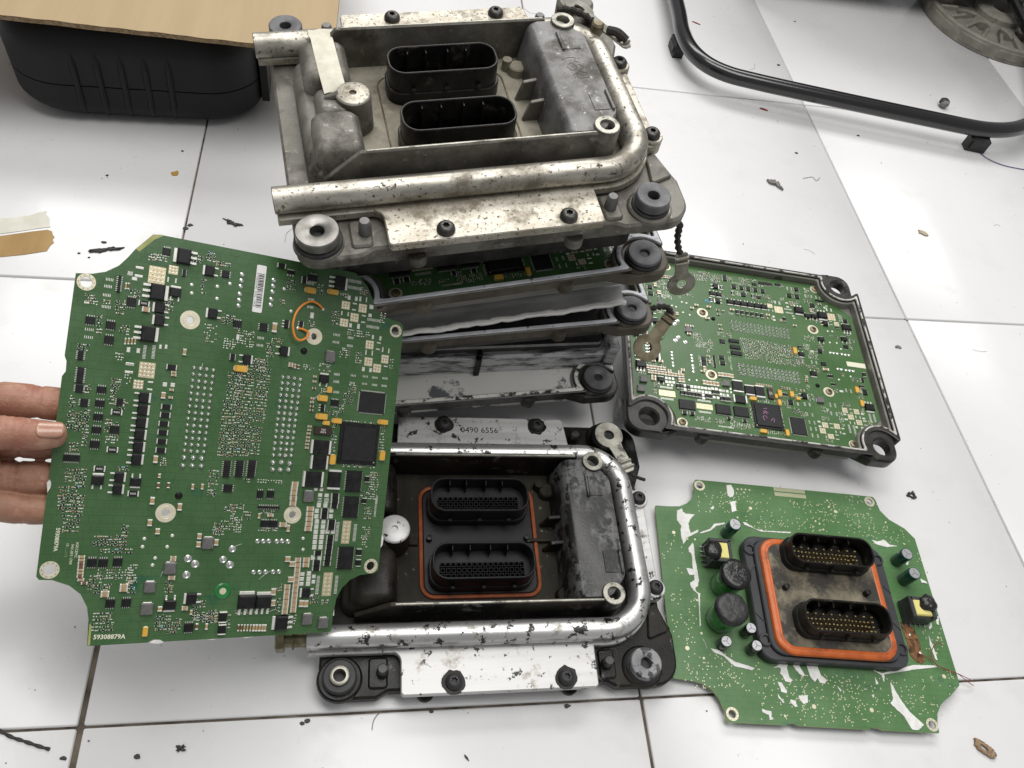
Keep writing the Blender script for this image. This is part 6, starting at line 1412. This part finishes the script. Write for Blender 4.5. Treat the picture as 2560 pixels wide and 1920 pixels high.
tag(bd, 'small pale bead with a dark top inside the tube stand', 'bead')
sp_ = [(-54.2,-796.6),(-48.6,-799.9),(-40.3,-804.3),(-32.3,-807.2),(-23.0,-810.7),(-15.1,-813.3)]
o = MB().tube(smooth_path([(x, y, 1.0) for x, y in sp_]), [0.7+0.5*abs(math.sin(i*0.7)) for i in range(31)], 6).obj('black_strand', 'flake_black')
tag(o, 'black strand on the tile in the bottom left corner', 'strand')
o = MB().tube(smooth_path([(1054.7,-72.3,1),(1063.3,-88.9,1.5),(1084.8,-99.4,1),(1115.9,-104.4,1),(1150,-106,1)]), 0.6, 6).obj('purple_thread', 'marker_pink')
o.data.materials.clear(); material('thread_purple', (0.09, 0.05, 0.17), None, rough=0.6); o.data.materials.append(MATS['thread_purple'])
tag(o, 'thin purple thread trailing from the tube stand', 'thread')
for pts, lab in (([(200.8,-800.6),(196.6,-805.8),(195.3,-812.5)], 'fine grey hair on the tile below the front control unit'), ([(744.0,-165.5),(758.9,-160.7),(762.5,-167.3),(770.7,-160.1)], 'crooked grey hair next to the dark grey crumb')):
    o = MB().tube(smooth_path([(x, y, 0.5) for x, y in pts]), 0.3, 5).obj('hair', 'flake_grey'); tag(o, lab, 'hair')
# torn tape
def strip(name, pts, mat, label, z):
    o = MB().prism(pts, [], 0.05, z, 0.15).obj(name, mat); return tag(o, label, 'tape')
strip('torn_tape', [(-215,-340),(-179.2,-329.7),(-169.5,-326.6),(-160,-325),(-150,-322.0),(-144.2,-320.4),(-137,-315),(-130.9,-312.7),(-131,-317),(-127,-321),(-125.3,-324.6),(-124.6,-330),(-122.4,-334.4),(-135,-338),(-144.6,-341.4),(-164.2,-347.5),(-215,-361)], 'tape_cream', 'torn cream masking tape strip at the left edge', 0.5)
strip('torn_tape', [(-215,-365),(-173.0,-353.8),(-163.5,-350.4),(-137.9,-342.0),(-124.5,-338.2),(-120,-340),(-118.5,-344),(-115.9,-347.6),(-117,-351),(-114.8,-355),(-117,-359),(-118.6,-366.6),(-137.0,-372.8),(-156.5,-377.4),(-215,-392)], 'tape_brown', 'torn brown tape strip below the cream one at the left edge', 0.45)
# specks too small to count
sk = MB(); rr = random.Random(21)
for x, y in ((-18.7,-207.1),(-86.2,-254.8),(-90.3,-366.9),(-70.8,-350.8),(-80,-372),(1.6,-324.8),(5,-320),(856.9,225.9),(787.8,94.3),(751.4,-113.3),(864.0,-61.0),(40.1,-821.0),(-5.6,-819.3),(238.2,-802.2),(146.6,-805.6),(150,-804),(340.5,-803.3)):
    s = rr.uniform(1.2, 3.0)
    pts = [(x+s*(0.7+0.6*rr.random())*math.cos(q*0.9), y+s*0.7*(0.6+0.6*rr.random())*math.sin(q*0.9)) for q in range(7)]
    sk.prism(pts, [], 0.05, 0.8, 0.2)
for q in range(230):
    x, y = rr.uniform(-250, 1150), rr.uniform(-860, 350); s = rr.choice((0.25, 0.3, 0.4, 0.55, 0.8))
    sk.prism([(x+s*math.cos(a), y+s*rr.uniform(0.5,1)*math.sin(a)) for a in (0,1.2,2.5,3.7,5)], [], 0.05, 0.35)
for q in range(220):
    a = rr.random()*6.3; d = rr.gauss(0, 1); x, y = 290 + 260*rr.gauss(0, 0.8), -600 + 230*d; s = rr.choice((0.2, 0.25, 0.3, 0.45))
    sk.prism([(x+s*math.cos(t), y+s*rr.uniform(0.5,1)*math.sin(t)) for t in (0,1.2,2.5,3.7,5)], [], 0.05, 0.3)
for q in range(16):
    x, y = rr.uniform(-200, 1050), rr.uniform(-850, 250); a = rr.random()*6.3; l = rr.uniform(8, 30); bnd = rr.uniform(-0.8, 0.8)
    sk.tube(smooth_path([(x,y,0.3),(x+l*0.5*math.cos(a),y+l*0.5*math.sin(a),0.4),(x+l*math.cos(a+bnd),y+l*math.sin(a+bnd),0.3)]), 0.13, 4)
tag(sk.obj('floor_specks', 'flake_black'), 'dark specks of dirt scattered over the white tiles', 'dirt', kind='stuff')
